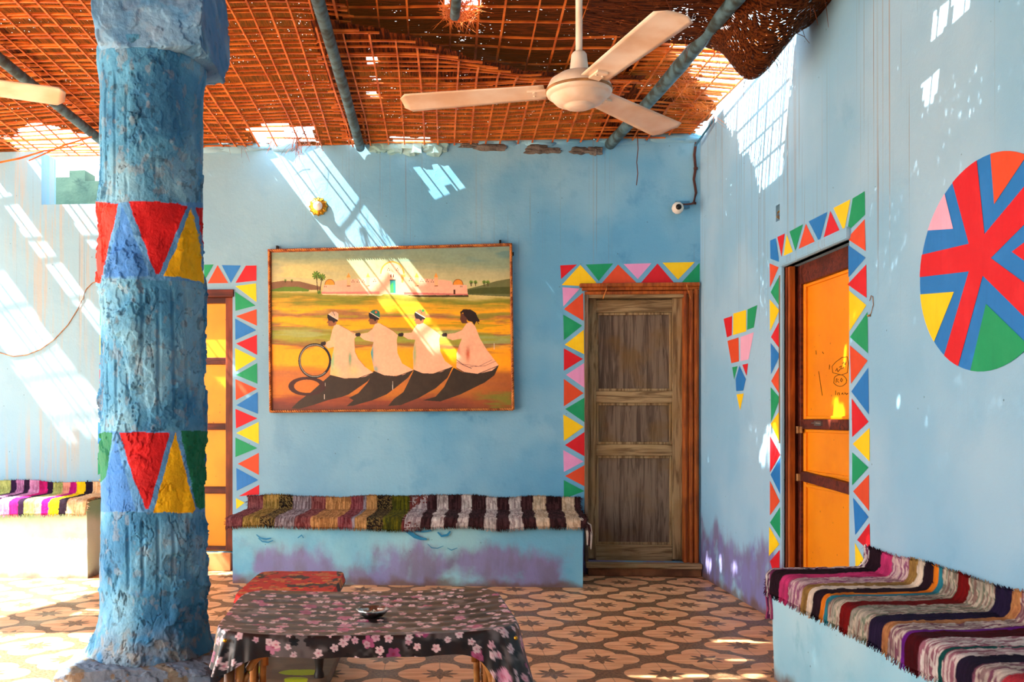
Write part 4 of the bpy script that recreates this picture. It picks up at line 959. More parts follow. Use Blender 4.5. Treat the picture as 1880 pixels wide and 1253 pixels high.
    robes = [
        [(440, 210), (480, 214), (560, 260), (640, 300), (608, 330), (612, 440), (640, 500), (700, 570), (768, 618), (700, 650), (620, 668), (520, 665), (400, 635), (410, 520), (435, 400), (385, 412), (358, 385), (370, 360), (400, 345), (420, 260)],
        [(790, 195), (830, 205), (940, 272), (975, 300), (965, 340), (970, 450), (1010, 540), (1105, 595), (1020, 635), (920, 648), (850, 640), (775, 600), (745, 450), (770, 360), (690, 342), (655, 315), (660, 290), (720, 280), (760, 250)],
        [(1150, 195), (1190, 200), (1280, 260), (1330, 300), (1320, 340), (1330, 440), (1370, 520), (1432, 565), (1340, 610), (1240, 630), (1160, 618), (1105, 590), (1100, 450), (1110, 380), (1120, 340), (1060, 335), (1018, 310), (1025, 285), (1090, 280), (1120, 230)],
        [(1550, 200), (1585, 190), (1620, 225), (1660, 330), (1720, 430), (1815, 555), (1760, 600), (1640, 628), (1530, 612), (1465, 575), (1465, 460), (1490, 380), (1510, 330), (1430, 345), (1385, 325), (1385, 292), (1450, 285), (1510, 260)]]
    for r in robes: p3(r, rb, .07)
    def tint(cx, cy, rx, ry, c, a, ri):
        nonlocal img
        cx, cy = Z3(cx, cy); m = np.exp(-(((X_-cx)/rx)**2+((Y_-cy)/ry)**2))*a; m = m*poly_mask(X_, Y_, [Z3(*p) for p in robes[ri]]); m = m[..., None]; img = img*(1-m)+lin(c)*m
    tint(420, 500, 18, 120, (130, 190, 130), .9, 0); tint(570, 500, 14, 60, (90, 150, 110), .9, 0); tint(440, 620, 40, 40, (200, 190, 110), .7, 0); tint(600, 600, 40, 40, (190, 190, 110), .5, 0)
    tint(755, 460, 12, 90, (40, 150, 150), 1, 1); tint(790, 590, 20, 30, (60, 150, 140), .7, 1); tint(1115, 460, 12, 90, (150, 170, 110), .9, 2); tint(1560, 460, 14, 45, (200, 80, 40), .9, 3); tint(1480, 410, 12, 50, (190, 90, 90), .6, 3)
    def line(pts, w, c):
        nonlocal img
        Q = [Z3(*p) for p in pts]
        for a, b in zip(Q[:-1], Q[1:]):
            dx, dy = b[0]-a[0], b[1]-a[1]; L2 = dx*dx+dy*dy; t = np.clip(((X_-a[0])*dx+(Y_-a[1])*dy)/L2, 0, 1)
            m = np.hypot(X_-a[0]-t*dx, Y_-a[1]-t*dy) < w; img[m] = lin(c)
    line([(480, 216), (560, 258), (604, 290)], 1.4, (150, 90, 50)); line([(830, 206), (930, 262), (970, 296)], 1.4, (150, 90, 50)); line([(608, 330), (612, 440), (640, 500), (700, 570)], 1.4, (150, 96, 60))
    line([(1467, 510), (1520, 550), (1590, 582)], 2, (60, 40, 40)); line([(1467, 530), (1560, 570), (1700, 560), (1790, 520)], 1.5, (150, 80, 70)); line([(1520, 545), (1650, 565), (1760, 510)], 1.3, (140, 80, 80))
    for i, r in enumerate(robes):
        pass
    line([(400, 640), (520, 668), (640, 664), (768, 618)], 2.2, (30, 20, 20)); line([(770, 605), (860, 642), (960, 650), (1105, 598)], 2.2, (30, 20, 20)); line([(1108, 595), (1180, 625), (1270, 628), (1432, 570)], 2.2, (30, 20, 20)); line([(1465, 578), (1530, 615), (1640, 630), (1815, 558)], 2.2, (30, 20, 20))
    skin = (84, 46, 30)
    def ell(cx, cy, rx, ry, c):
        nonlocal img
        cx, cy = Z3(cx, cy); k = S/4.585; m = np.hypot((X_-cx)/(rx*k), (Y_-cy)/(ry*k)) < 1; img[m] = lin(c)
    for cx, cy in ((341, 372), (634, 298), (996, 298), (1362, 300)): ell(cx, cy, 20, 15, (36, 20, 22)); ell(cx+12, cy-2, 14, 16, (36, 20, 22))
    sk2 = (132, 84, 52)
    for (x, y, cap) in ((425, 165, (206, 170, 140)), (775, 150, (40, 110, 90)), (1160, 148, (206, 110, 60))):
        p3([(x-38, y-30), (x+30, y-20), (x+38, y+10), (x+25, y+50), (x-5, y+62), (x-35, y+60), (x-42, y+45), (x-36, y+40), (x-52, y+32), (x-40, y+10)], sk2, .3)
        p3([(x-46, y-35), (x-30, y-45), (x+10, y-20), (x+44, y+5), (x+40, y+22), (x+20, y+20), (x+8, y+36), (x-8, y+16), (x-36, y+14), (x-46, y-10)], (28, 18, 20), .2)
        p3([(x-38, y-42), (x-10, y-62), (x+25, y-62), (x+46, y-45), (x+48, y+0), (x+40, y+6), (x+0, y-20)], cap, .2)
        line([(x-36, y-40), (x+0, y-18), (x+42, y+6)], 2.5, (220, 200, 180)); line([(x, y-60), (x+16, y-30)], 2, (20, 40, 60))
    ell(790, 108, 10, 10, (200, 90, 40)); ell(1185, 95, 12, 12, (40, 120, 50))
    x, y = 1540, 150
    p3([(x-42, y-30), (x+20, y-30), (x+10, y+30), (x+20, y+50), (x-25, y+52), (x-36, y+40), (x-44, y+20)], (90, 50, 34), .3)
    p3([(1495, 108), (1520, 84), (1580, 84), (1625, 112), (1640, 150), (1658, 190), (1630, 185), (1615, 215), (1595, 190), (1560, 180), (1545, 150), (1530, 140), (1520, 110), (1500, 125)], (34, 18, 14), .3)
    line([(1610, 150), (1650, 205)], 2.5, (34, 18, 14)); line([(1590, 170), (1615, 215)], 2.5, (34, 18, 14)); line([(1620, 120), (1655, 180)], 2.5, (34, 18, 14))
    for pts in ([(360, 705), (360, 728)], [(352, 800), (352, 840)], [(931, 690), (931, 760)], [(1778, 370), (1778, 420)]): line(pts, 1.6, (220, 210, 190))
    img *= (1.12+.2*fbm(X_*.08, Y_*.08, 2, 99))[..., None]
    t = thing('framed_painting', WB @ Vector(((W3[2].x+W3[3].x)/2, -.02, W3[3].z)), 'wide framed painting of four robed figures pushing a hoop', 'painting')
    gridmesh('canvas', P, img, 'paint_c', t, xf=WB.copy(), smooth=False)
    outer = [(45, 68), (1748, 26), (1764, 1188), (58, 1208)]
    O3 = [Vector((uB(*conv(*c), V)[0], V, uB(*conv(*c), V)[1])) for c in outer]
    mb = MB()
    for i in range(4):
        a, b, c, d = O3[i], O3[(i+1) % 4], W3[(i+1) % 4], W3[i]
        f = Vector((0, -.014, 0)); k = Vector((0, .03, 0))
        q = [a+f*.6, b+f*.6, c+f*.2, d+f*.2]; r = [a+k, b+k, c+k, d+k]
        mb.add(q+r, [(0, 1, 2, 3), (1, 0, 4, 5), (3, 2, 6, 7), (4, 7, 6, 5)])
    mb.build('frame', 'frame', t, xf=WB.copy())
    mb = MB()
    for i in range(4):
        a = (O3[i]*.55+W3[i]*.45)+Vector((0, -.012, 0)); b = (O3[(i+1) % 4]*.55+W3[(i+1) % 4]*.45)+Vector((0, -.012, 0)); L_ = (b-a).length; dr = (b-a)/L_
        up = Vector((0, -1, 0)); sd = dr.cross(up)
        n = int(L_/.006)
        for ph in (0, pi):
            mb.tube([a+dr*(L_*j/n)+(up*math.cos(ph+j*.006/.036*2*pi)+sd*math.sin(ph+j*.006/.036*2*pi))*.0055 for j in range(n+1)], .0062, 5)
    mb.build('rope_moulding', 'rope', t, xf=WB.copy(), smooth=True)
    for c in ((110, 55), (1665, 15), (1752, 100)):
        u, z = uB(*conv(*c), -.02); mb = MB(); mb.box((u-.008, -.03, z-.014), (u+.008, .0, z+.012)); mb.build('hook', 'dark', t, xf=WB.copy())
    mb = MB(); lo = min(w.z for w in O3)+.01; hi = max(w.z for w in O3)-.03; mb.box((O3[3].x+.02, -.030, lo+.02), (O3[1].x-.02, -.002, hi)); mb.build('backing_board', 'oldwood', t, xf=WB.copy())
painting()
# ================================================================ ROOF MATS
def roofz(X, Y):
    X = np.asarray(X, float); Y = np.asarray(Y, float)
    sag = .045*np.cos((X+.55)/1.9*2*pi)                       # high over the poles, hanging between them
    sag = sag + .03*(vn(X*1.3, Y*1.1, 5)-.5)
    w = sst(6.3, 7.15, Y+.07*(X-2.0))
    return (3.362 + sag*.5)*(1-w) + 3.328*w
def mat_piece(name, label, x0, x1, y0, y1, keep, dz=0.0, px=.126, py=.078, thm='thatch', sx=(.0090, .0065), sy=(.0075, .005), seed=0, tilt=0.0, bow=0.0, zf=None, stickm='canestick', keeps=None, lattice=True, rot=0.0, keepx=None, group='reed roof mats'):
    zf = zf or roofz; t = thing(name, ((x0+x1)/2, (y0+y1)/2, 3.3), label, 'mat', group=group)
    res = .022; gx = np.arange(x0, x1+res, res); gy = np.arange(y0, y1+res, res); GX, GY = np.meshgrid(gx, gy)
    Z = zf(GX, GY)+dz+.014+.006*(vn(GX*40, GY*12, seed)-.5)+.05*(fbm(GX*2, GY*2, 3, seed+4)-.5)*0
    cx = (GX[:-1, :-1]+res/2); cy = (GY[:-1, :-1]+res/2)
    jx = cx+.05*(fbm(cx*9, cy*9, 3, seed+9)-.5)*2; jy = cy+.05*(fbm(cx*9+7, cy*9, 3, seed+10)-.5)*2
    gridmesh('thatch', np.stack([GX, GY, Z], -1), None, thm, t, keep=keep(jx, jy))
    if lattice:
        ks = keeps or keep; rnd = random.Random(seed+100)
        kx = keepx or ks
        def run(mb, pts, w, h, kk):
            P = np.array(pts); k = kk(P[:, 0], P[:, 1]) & (P[:, 0] > x0-.12) & (P[:, 0] < x1+.12) & (P[:, 1] > y0) & (P[:, 1] < y1)
            seg = []
            for i in range(len(P)):
                if k[i]: seg.append(P[i])
                if (not k[i] or i == len(P)-1):
                    if len(seg) > 1:
                        q = np.array(seg); mb.tube([tuple(p) for p in q], w, 4, 0, h/w)
                    seg = []
        mb = MB(); y = y0+.02
        while y < y1:
            ph = rnd.uniform(0, 6); am = rnd.uniform(.003, .014); sl = rnd.uniform(-.012, .012)+tilt
            a = x0+rnd.uniform(-.06, .05); b = x1+rnd.uniform(-.05, .07)
            cut = [a, b] if rnd.random() < .5 else [a, a+(b-a)*rnd.uniform(.3, .7), b]
            for c0, c1 in zip(cut[:-1], cut[1:]):
                off = rnd.uniform(-.012, .012); zo = rnd.uniform(-.004, .006)
                xs = np.arange(c0, c1+.06, .07); ysn = y+off+sl*(xs-(x0+x1)/2)+am*np.sin(xs*2.2+ph) - bow*(1-((xs-(x0+x1)/2)/((x1-x0)/2))**2)
                zz_ = zf(xs, ysn)+dz-.004+zo
                run(mb, list(zip(xs, ysn, zz_)), sx[0]*rnd.uniform(.75, 1.25), sx[1], kx)
            y += py*rnd.uniform(.72, 1.25)
        mb.build('rib_lattice', stickm, t)
        mb = MB(); x = x0+.03
        while x < x1:
            ph = rnd.uniform(0, 6); am = rnd.uniform(.002, .008); sl = rnd.uniform(-.01, .01)-rot
            ysn = np.arange(y0, y1+.05, .08); xs = x+sl*(ysn-(y0+y1)/2)+am*np.sin(ysn*2+ph)
            run(mb, list(zip(xs, ysn, zf(xs, ysn)+dz-.014)), sy[0]*rnd.uniform(.8, 1.25), sy[1], ks)
            x += px*rnd.uniform(.85, 1.15)
        mb.build('cross_ribs', stickm, t)
    return t
def inbox(x, y, a, b, c, d): return (x > a) & (x < b) & (y > c) & (y < d)
def elli(x, y, cx, cy, rx, ry): return ((x-cx)/rx)**2+((y-cy)/ry)**2 < 1
YW = lambda x: 7.0+.07*(2.0-x)
def keep_left_s(x, y):
    edge = np.full(np.shape(x), -4.86)
    edge = np.where(y > 6.52, -5.9, edge)
    edge = np.where((y < 5.85) & (y > 4.46), -4.8-(5.85-y)*.34, edge)
    edge = np.where(y < 4.46, -4.10, edge)
    edge = np.where(y < 3.0, -4.9, edge)
    return (x > edge) & (y < YW(x)+.21)
def keep_left(x, y):
    k = keep_left_s(x, y)
    k &= ~inbox(x, y, -4.75, -4.42, 4.93, 5.13); k &= ~inbox(x, y, -4.32, -4.12, 6.35, 6.62)
    k &= ~(inbox(x, y, -4.72, -4.22, 6.86, 8)); k &= ~((x > -3.35) & (x < -2.5) & (y > 7.0+.12*np.sin(x*9)))
    k &= ~inbox(x, y, -3.80, -3.68, 6.88, 8)
    return k
def keep_mid_s(x, y): return (y < YW(x)+.21)
def keep_mid(x, y):
    k = keep_mid_s(x, y) & ~inbox(x, y, -1.40, -.92, 6.88, YW(x)) & ~inbox(x, y, -1.27, -1.08, 6.78, 7) & ~inbox(x, y, -.68, -.57, 7.04, YW(x))
    k &= ~inbox(x, y, -1.95, -1.52, 4.285, 4.315) & ~inbox(x, y, -1.05, -.73, 4.27, 4.295) & ~inbox(x, y, -1.16, -.97, 3.9, 3.925) & ~inbox(x, y, -1.6, -1.0, 3.60, 3.63)
    return k
def seam(x): return np.interp(x, [-.7, -.45, 0, .6, 1.0, 1.6], [5.0, 5.06, 5.28, 5.68, 5.80, 5.82])
def keep_far_s(x, y): return (y > seam(x)) & (y < YW(x)+.21) & ((x < 1.34) | (y > 6.3))
def keep_far(x, y):
    return keep_far_s(x, y) & ~inbox(x, y, -.35, -.02, 7.03, YW(x)) & ~inbox(x, y, -.45, -.38, 6.08, 6.2) & ~inbox(x, y, -.42, -.37, 5.84, 5.92) & ~inbox(x, y, -.43, -.37, 5.5, 5.63) & ~inbox(x, y, -.68, -.57, 7.04, 8)
def keep_right_s(x, y): return (y > 5.15) & (y < YW(x)+.18) & (x < 1.985)
def keep_right(x, y): return keep_right_s(x, y) & ~((x > 1.33+(y-5.39)*.59) & (y < 6.46)) & (x < 1.96)
def keep_near_s(x, y): return (y < seam(x)+.62) & ((x < 1.32) | (y < 5.12))
def keep_near(x, y):
    k = keep_near_s(x, y) & ~elli(x, y, .13, 5.02, .10, .16) & ~inbox(x, y, -.45, -.36, 5.48, 5.68)
    for a, b, c, d in ((1.42, 1.70, 3.32, 3.45), (1.27, 1.50, 3.49, 3.60), (.33, .43, 4.30, 4.44), (.30, .33, 3.55, 3.58), (1.60, 1.70, 2.75, 2.80), (.55, .8, 4.32, 4.345), (.95, 1.2, 3.96, 3.98), (-.4, -.12, 3.70, 3.72)):
        k &= ~inbox(x, y, a, b, c, d)
    return k
def zf_far(x, y):
    return roofz(x, y)-.018+.03*np.sin((np.asarray(x)-.1)*2.2)*sst(7.1, 6.0, y)-.05*sst(.3, 0, np.abs(y-seam(x)))*sst(-.3, .5, x)
def zf_near(x, y):
    return 3.425+.05*(fbm(np.asarray(x)*1.5, np.asarray(y)*1.5, 3, 8)-.5)+.06*sst(6, 4.5, y)
mat_piece('reed_mat', 'reed roof mat at the left edge, beyond the left pole', -6.0, -2.45, -4.4, 7.7, keep_left, .012, seed=1, keeps=keep_left_s, rot=.0, tilt=-.05)
mat_piece('reed_mat', 'reed roof mat spanning above the column between two poles', -2.58, -.52, -4.4, 7.6, keep_mid, 0.0, seed=2, bow=.10, keeps=keep_mid_s, keepx=lambda x, y: keep_mid_s(x, y) & ~inbox(x, y, -1.42, -.9, 6.92, 7.05) & ~inbox(x, y, -1.42, -.9, 7.1, YW(x)))
mat_piece('reed_mat', 'reed roof mat over the painting and the wooden door, its front edge curving down', -.68, 1.62, 4.8, 7.5, keep_far, 0, seed=3, keeps=keep_far_s, zf=zf_far, tilt=-.02)
mat_piece('reed_mat', 'torn reed roof mat with bright gaps in the right corner', 1.20, 1.985, 5.1, 7.2, keep_right, .02, seed=4, keeps=keep_right_s, rot=.03, px=.15, py=.047, thm='thatch')
mat_piece('reed_mat', 'dark reed roof mat above the ceiling fan', -.72, 1.985, -4.4, 6.5, keep_near, 0, px=.17, py=.17, seed=5, keeps=keep_near_s, zf=zf_near, thm='thatch2', stickm='canestick')

# sagging woven mat by the right wall
def sagging():
    x0, x1, y0, y1 = .78, 2.0, 3.9, 5.32
    n = 130; A_, B_ = np.meshgrid(np.linspace(0, 1, n), np.linspace(0, 1, n))
    X_ = x0+(x1-x0)*A_; Y_ = y0+(y1-y0)*B_
    bl = np.exp(-(((X_-1.72)/.17)**2+((Y_-4.86)/.28)**2))
    Z = 3.33-.33*bl - .06*np.exp(-(((X_-1.2)/.4)**2+((Y_-5.0)/.25)**2)) + .02*(fbm(X_*4, Y_*4, 3, 3)-.5) + .10*sst(4.3, 3.9, Y_)
    X_ = X_-.05*bl
    far = 5.12+.09*np.sin(X_*5)-.12*sst(1.75, 1.98, X_)
    ke = (Y_ < far)[:-1, :-1]
    t = thing('woven_mat', (1.5, 4.8, 3.0), 'dark brown coarse woven mat sagging from the roof beside the right wall', 'mat')
    gridmesh('weave', np.stack([X_, Y_, Z], -1), None, 'weave', t, keep=ke, solid=.01)
    mb = MB(); rnd = random.Random(8)
    for k in range(90):
        i = rnd.randrange(20, n-1); j = rnd.randrange(30, n); p = Vector((X_[i, j], Y_[i, j], Z[i, j]-.01))
        if not ke[min(i, n-2), min(j, n-2)]: continue
        l = rnd.uniform(.03, .12); d = Vector((rnd.uniform(-.5, .9), rnd.uniform(-.5, .5), -rnd.random()))
        mb.tube([p, p+d*l*.5, p+d*l+Vector((0, 0, -l*.3))], [.0018, .0015, .0008], 4)
    tag(mb.build('loose_fibres', 'canedark', t), kind='stuff')
sagging()
# fuzzy fibres round the burnt hole and hanging from the mats
def fibres(par, spots, n, L0, L1, mat='canestick', seed=1, down=.6):
    mb = MB(); rnd = random.Random(seed)
    for (x, y, z, r) in spots:
        for k in range(n):
            a = rnd.uniform(0, 2*pi); rr_ = r*rnd.uniform(.6, 1.3); p = Vector((x+rr_*math.cos(a), y+rr_*math.sin(a)*1.4, z-.01))
            d = Vector((-math.cos(a)+rnd.uniform(-.8, .8), -math.sin(a)+rnd.uniform(-.8, .8), -down*rnd.random())); l = rnd.uniform(L0, L1)
            mb.tube([p, p+d*l*.5, p+d*l+Vector((0, 0, -l*.25))], [.0016, .0014, .0006], 3)
    return tag(mb.build('loose_fibres', mat, par), kind='stuff')
fibres(bpy.data.objects['reed_mat.004'], [(.13, 5.02, 3.43, .10)], 260, .05, .16, seed=3)
fibres(bpy.data.objects['reed_mat.003'], [(1.7, 5.45, 3.32, .15), (1.55, 5.8, 3.32, .1), (1.8, 6.3, 3.33, .1)], 50, .05, .2, seed=4)
fibres(bpy.data.objects['reed_mat.001'], [(-1.33, 6.98, 3.33, .3), (-1.0, 6.95, 3.33, .1)], 45, .04, .14, 'canedark', 5, 1.2)
# bunches of fibre hanging in front of the wall
rnd = random.Random(6)
for (px, L_) in ((548, .20), (587, .12), (500, .10), (541, .14)):
    X0 = (px-CX)/F*7.05; mb = MB()
    for k in range(7):
        x = X0+rnd.uniform(-.02, .02); mb.tube([(x, 7.05, 3.33), (x+rnd.uniform(-.02, .02), 7.04, 3.33-L_*.5), (x+rnd.uniform(-.04, .04), 7.03, 3.33-L_*rnd.uniform(.7, 1.1))], [.002, .002, .001], 4)
    mb.build('hanging_strands', 'canedark', bpy.data.objects['reed_mat.001'])
mb = MB(); x = (1170-CX)/F*6.9
mb.tube([(x, 6.9, 3.33), (x+.006, 6.9, 3.2), (x-.004, 6.9, 3.1), (x+.004, 6.9, 3.02), (x-.006, 6.9, 2.93)], .0035, 5)
tw = mb.build('dangling_twig', 'canedark', bpy.data.objects['reed_mat.002'])
# loose long rib at the far left
mb = MB(); mb.tube([(-3.5, 6.9, 3.05), (-3.1, 6.9, 3.13), (-2.9, 6.85, 3.17), (-2.6, 6.85, 3.22)], [.007, .008, .006, .004], 4)
mb.tube([(-2.9, 6.6, 3.03), (-2.65, 6.6, 3.14), (-2.45, 6.6, 3.2)], [.004, .007, .006], 4)
mb.build('loose_rib', 'canestick', bpy.data.objects['reed_mat'])

# poles
def pole(x, y0, y1, z, r, label, mat='pole', x2=None, z2=None, parts=True):
    rnd = random.Random(int(x*100)); pts = []; rs = []
    n = 40; x2 = x if x2 is None else x2; z2 = z if z2 is None else z2
    for i in range(n+1):
        f = i/n; pts.append((x+(x2-x)*f+.008*math.sin(f*9+x), y0+(y1-y0)*f, z+(z2-z)*f+.004*math.sin(f*13))); rs.append(r*(1+.07*(1 if i % 7 == 0 else 0)+.05*math.sin(f*20)))
    mb = MB(); mb.tube(pts, rs, 14); o = mb.build('roof_pole', mat, smooth=True); tag(o, label, 'pole', 'poles carrying the roof mats'); return o
pole(-2.52, -4.3, 7.30, 3.285, .034, 'blue grey roof pole left of the column')
pole(-.585, -4.3, 7.16, 3.285, .034, 'blue grey roof pole between the column and the ceiling fan', x2=-.59)
pole(1.66, 1.8, 7.02, 3.27, .040, 'dark blue grey roof pole behind the fan, running to the wall above the wooden door', x2=1.33)
pole(.105, 1.0, 4.98, 3.36, .026, 'short grey pole end poking out above the painting, beside the bright hole', mat='pole', x2=.1)
# thin blue batten in the corner
mb = MB(); mb.tube([(1.97, 6.55, 3.31), (1.95, 6.95, 3.24)], .008, 6); o = mb.build('batten', 'cable_b'); tag(o, 'thin pale blue batten under the mat in the right corner', 'batten')

# ================================================================ FANS
def fan(loc, ang, label, pit=(9, -7, -10)):
    t = thing('ceiling_fan', loc, label, 'fan')
    x, y, z = loc
    mb = MB(); mb.tube([(x, y, z+.16), (x, y, 3.40)], .0125, 14); mb.build('down_rod', 'fan', t, smooth=True)
    mb = MB(); mb.lathe([(.014, .168), (.022, .166), (.028, .158), (.031, .13), (.035, .10), (.038, .07), (.042, .066), (.02, .06)], (x, y, z-.015), 32); mb.build('rod_cover', 'fan', t, smooth=True)
    mb = MB(); mb.lathe([(.03, .075), (.075, .068), (.105, .048), (.118, .022), (.120, .004), (.116, -.006), (.108, -.008), (.104, -.012), (.100, -.018), (.085, -.034), (.06, -.044), (.052, -.045), (.05, -.050), (.03, -.056), (.0, -.058)], (x, y, z), 56); mb.build('motor_housing', 'fan', t, smooth=True)
    mb = MB(); mb.lathe([(.109, .018), (.1225, .014), (.1225, .006), (.109, .002)], (x, y, z), 56); mb.build('housing_ring', 'rust', t, smooth=True)
    for k in range(3):
        a = ang+k*2*pi/3; R = Matrix.Translation((x, y, z+.016)) @ Matrix.Rotation(a, 4, 'Z') @ Matrix.Rotation(math.radians(pit[k]), 4, 'X')
        top = []; n = 22
        prof = []
        for i in range(n+1):
            f = i/n; rr_ = .125+.545*f; w = .052+.016*min(1, f*1.1)
            if f > .94: w *= (1-min(1, (f-.94)/.062)**4)**.5*.72+.28
            prof.append((rr_, w))
        vs = []; fs = []
        m = 8
        for (r_, w) in prof:
            for j in range(m+1):
                q = -1+2*j/m; vs.append(R @ Vector((r_, w*q, .003*(1-q*q))))
        for i in range(n):
            for j in range(m): q = i*(m+1)+j; fs.append((q, q+m+1, q+m+2, q+1))
        mb = MB(); mb.add(vs, fs); b = mb.build('blade', 'fan', t, smooth=True); s = b.modifiers.new('thick', 'SOLIDIFY'); s.thickness = .0025
        mb = MB(); mb.box((.09, -.02, -.008), (.19, .02, .0)); 
        for q in (-1, 1):
            mb.lathe([(.005, -.012), (.005, -.006)], (.165, .012*q, 0), 8)
        mb.v = [tuple(R @ Vector(v)) for v in mb.v]; br = mb.build('blade_bracket', 'fan', b)
    return t
fan((.526, 3.40, 2.392), math.radians(167), 'three-bladed cream ceiling fan hanging before the roof mats')
fan((-2.0, 3.2, 2.392), math.radians(25), 'cream ceiling fan at the left edge, one blade tip in view', (-10, 8, 8))

# ================================================================ WALL FITTINGS
u, z = uB(585, 380)
t = thing('wall_lamp', WB @ Vector((u, -.02, z)), 'round wall lamp with gilded filigree ring above the painting', 'lamp')
Rm = WB @ Matrix.Translation((u, 0, z)) @ Matrix.Rotation(pi/2, 4, 'X')
mb = MB(); mb.lathe([(.040, .0), (.066, .004), (.070, .012), (.058, .02), (.048, .026), (.036, .03), (.03, .03)], (0, 0, 0), 48, 0, Rm, wob=lambda a, r, z_: 1+.06*math.cos(a*12)*(1 if r > .05 else 0)); mb.build('gilded_ring', 'brass', t, smooth=True)
mb = MB()
for k in range(12):
    a = k*pi/6; c_, s_ = math.cos(a), math.sin(a)
    mb.tube([Rm @ Vector((c_*.045, s_*.045, .025)), Rm @ Vector((c_*.06+.006*s_, s_*.06-.006*c_, .02)), Rm @ Vector((c_*.074, s_*.074, .010))], .0035, 6)
mb.build('filigree', 'brass', t)
mb = MB(); mb.lathe([(.034, .02), (.036, .035), (.033, .05), (.022, .063), (.008, .068), (.0, .069)], (0, 0, 0), 32, 0, Rm); mb.build('bulb', 'bulb', t, smooth=True)

u, z = uB(1241, 386)
t = thing('wall_camera', WB @ Vector((u, -.03, z)), 'white ball shaped camera with black lens near the right corner', 'camera')
mb = MB(); mb.lathe([(.0, -.045), (.02, -.041), (.038, -.024), (.045, 0), (.038, .024), (.02, .041), (.0, .045)], (u, -.07, z), 28); mb.build('housing', 'white', t, smooth=True, xf=WB.copy())
Rm = WB @ Matrix.Translation((u, -.07, z)) @ Matrix.Rotation(pi/2, 4, 'X')
mb = MB(); mb.lathe([(.022, .036), (.020, .046), (.0, .048)], (0, 0, 0), 24, 0, Rm); mb.build('lens', 'dark', t, smooth=True)
mb = MB(); mb.tube([(u, -.04, z+.01), (u, -.02, z+.03), (u+.02, -.006, z+.04)], .012, 10); mb.box((u-.005, -.012, z+.01), (u+.10, -.002, z+.065)); mb.build('bracket', 'cable_b', t, xf=WB.copy())
mb = MB(); pts = [(1278, 262), (1275, 285), (1277, 310), (1274, 330), (1278, 355), (1274, 374), (1262, 376), (1250, 376), (1235, 378)]
P = [(uB(a, b)[0], -.008, uB(a, b)[1]) for a, b in pts]; mb.tube(P, .008, 8)
P2 = [(uB(a-2, b)[0], -.012, uB(a, b)[1]) for a, b in pts[:6]]; mb.tube(P2, .004, 6)
for k in (2, 5): mb.lathe([(.016, -.008), (.016, .008)], P[k], 10)
o = mb.build('power_cable', 'cable', xf=WB.copy()); tag(o, 'brown cable clipped down the corner to the wall camera', 'cable')
mb = MB(); pts = [(-40, 640), (0, 648), (25, 655), (50, 652), (75, 642), (100, 624), (125, 597), (142, 570), (153, 548), (158, 532), (170, 520), (187, 514)]
mb.tube([(uB(a, b)[0], -.004, uB(a, b)[1]) for a, b in pts], .0035, 6)
o = mb.build('wall_wire', 'rust', xf=WB.copy()); tag(o, 'thin rusty wire looping over the wall left of the column', 'wire')
# loop of wire on the right wall beside the door border
mb = MB(); pts = [(1598, 553), (1601, 543), (1604, 545), (1605, 560), (1601, 575), (1598, 580)]
mb.tube([(1.996, *yR(a, b)) for a, b in pts], .0018, 5); mb.lathe([(.008, -.004), (.008, .004)], (1.993, *yR(1598, 580)), 8)
o = mb.build('wire_hook', 'rust'); tag(o, 'small rusty wire loop right of the right wall door', 'hook')

# ================================================================ TABLE
TA = .06; TC = Vector((-.222, 3.113, 0)); TM = Matrix.Translation(TC) @ Matrix.Rotation(TA, 4, 'Z')
hx, hy = .462, .345; TZ = .545
def se(th, p=7.0):
    c, s = math.cos(th), math.sin(th); k = (abs(c)**p+abs(s)**p)**(-1/p); return c*k, s*k
def flowers(U, V, seed, cell, dens, R0, R1, cols, out, blur=0):
    iu = np.floor(U/cell); iv = np.floor(V/cell)
    for du in (-1, 0, 1):
        for dv in (-1, 0, 1):
            a = iu+du; b = iv+dv
            ox = (a+.5+(_h(a, b, seed)-.5)*.9)*cell; oy = (b+.5+(_h(a, b, seed+1)-.5)*.9)*cell
            on = _h(a, b, seed+2) < dens; R = R0+(R1-R0)*_h(a, b, seed+3); ph = _h(a, b, seed+4)*6.28
            dx, dy = U-ox, V-oy; r = np.hypot(dx, dy); th = np.arctan2(dy, dx)+ph
            m = on & (r < R*(.55+.45*np.abs(np.cos(th*2.5))**.7))
            ci = (_h(a, b, seed+5)*len(cols)).astype(int) % len(cols)
            cc = np.array([lin(c) for c in cols])[ci]
            sh = (.72+.28*np.clip(r/R*1.6, 0, 1))[..., None]*np.where((r < R*.22)[..., None], np.array([1.0, .45, .6]), 1)
            out[m] = (cc*sh)[m]
    return out
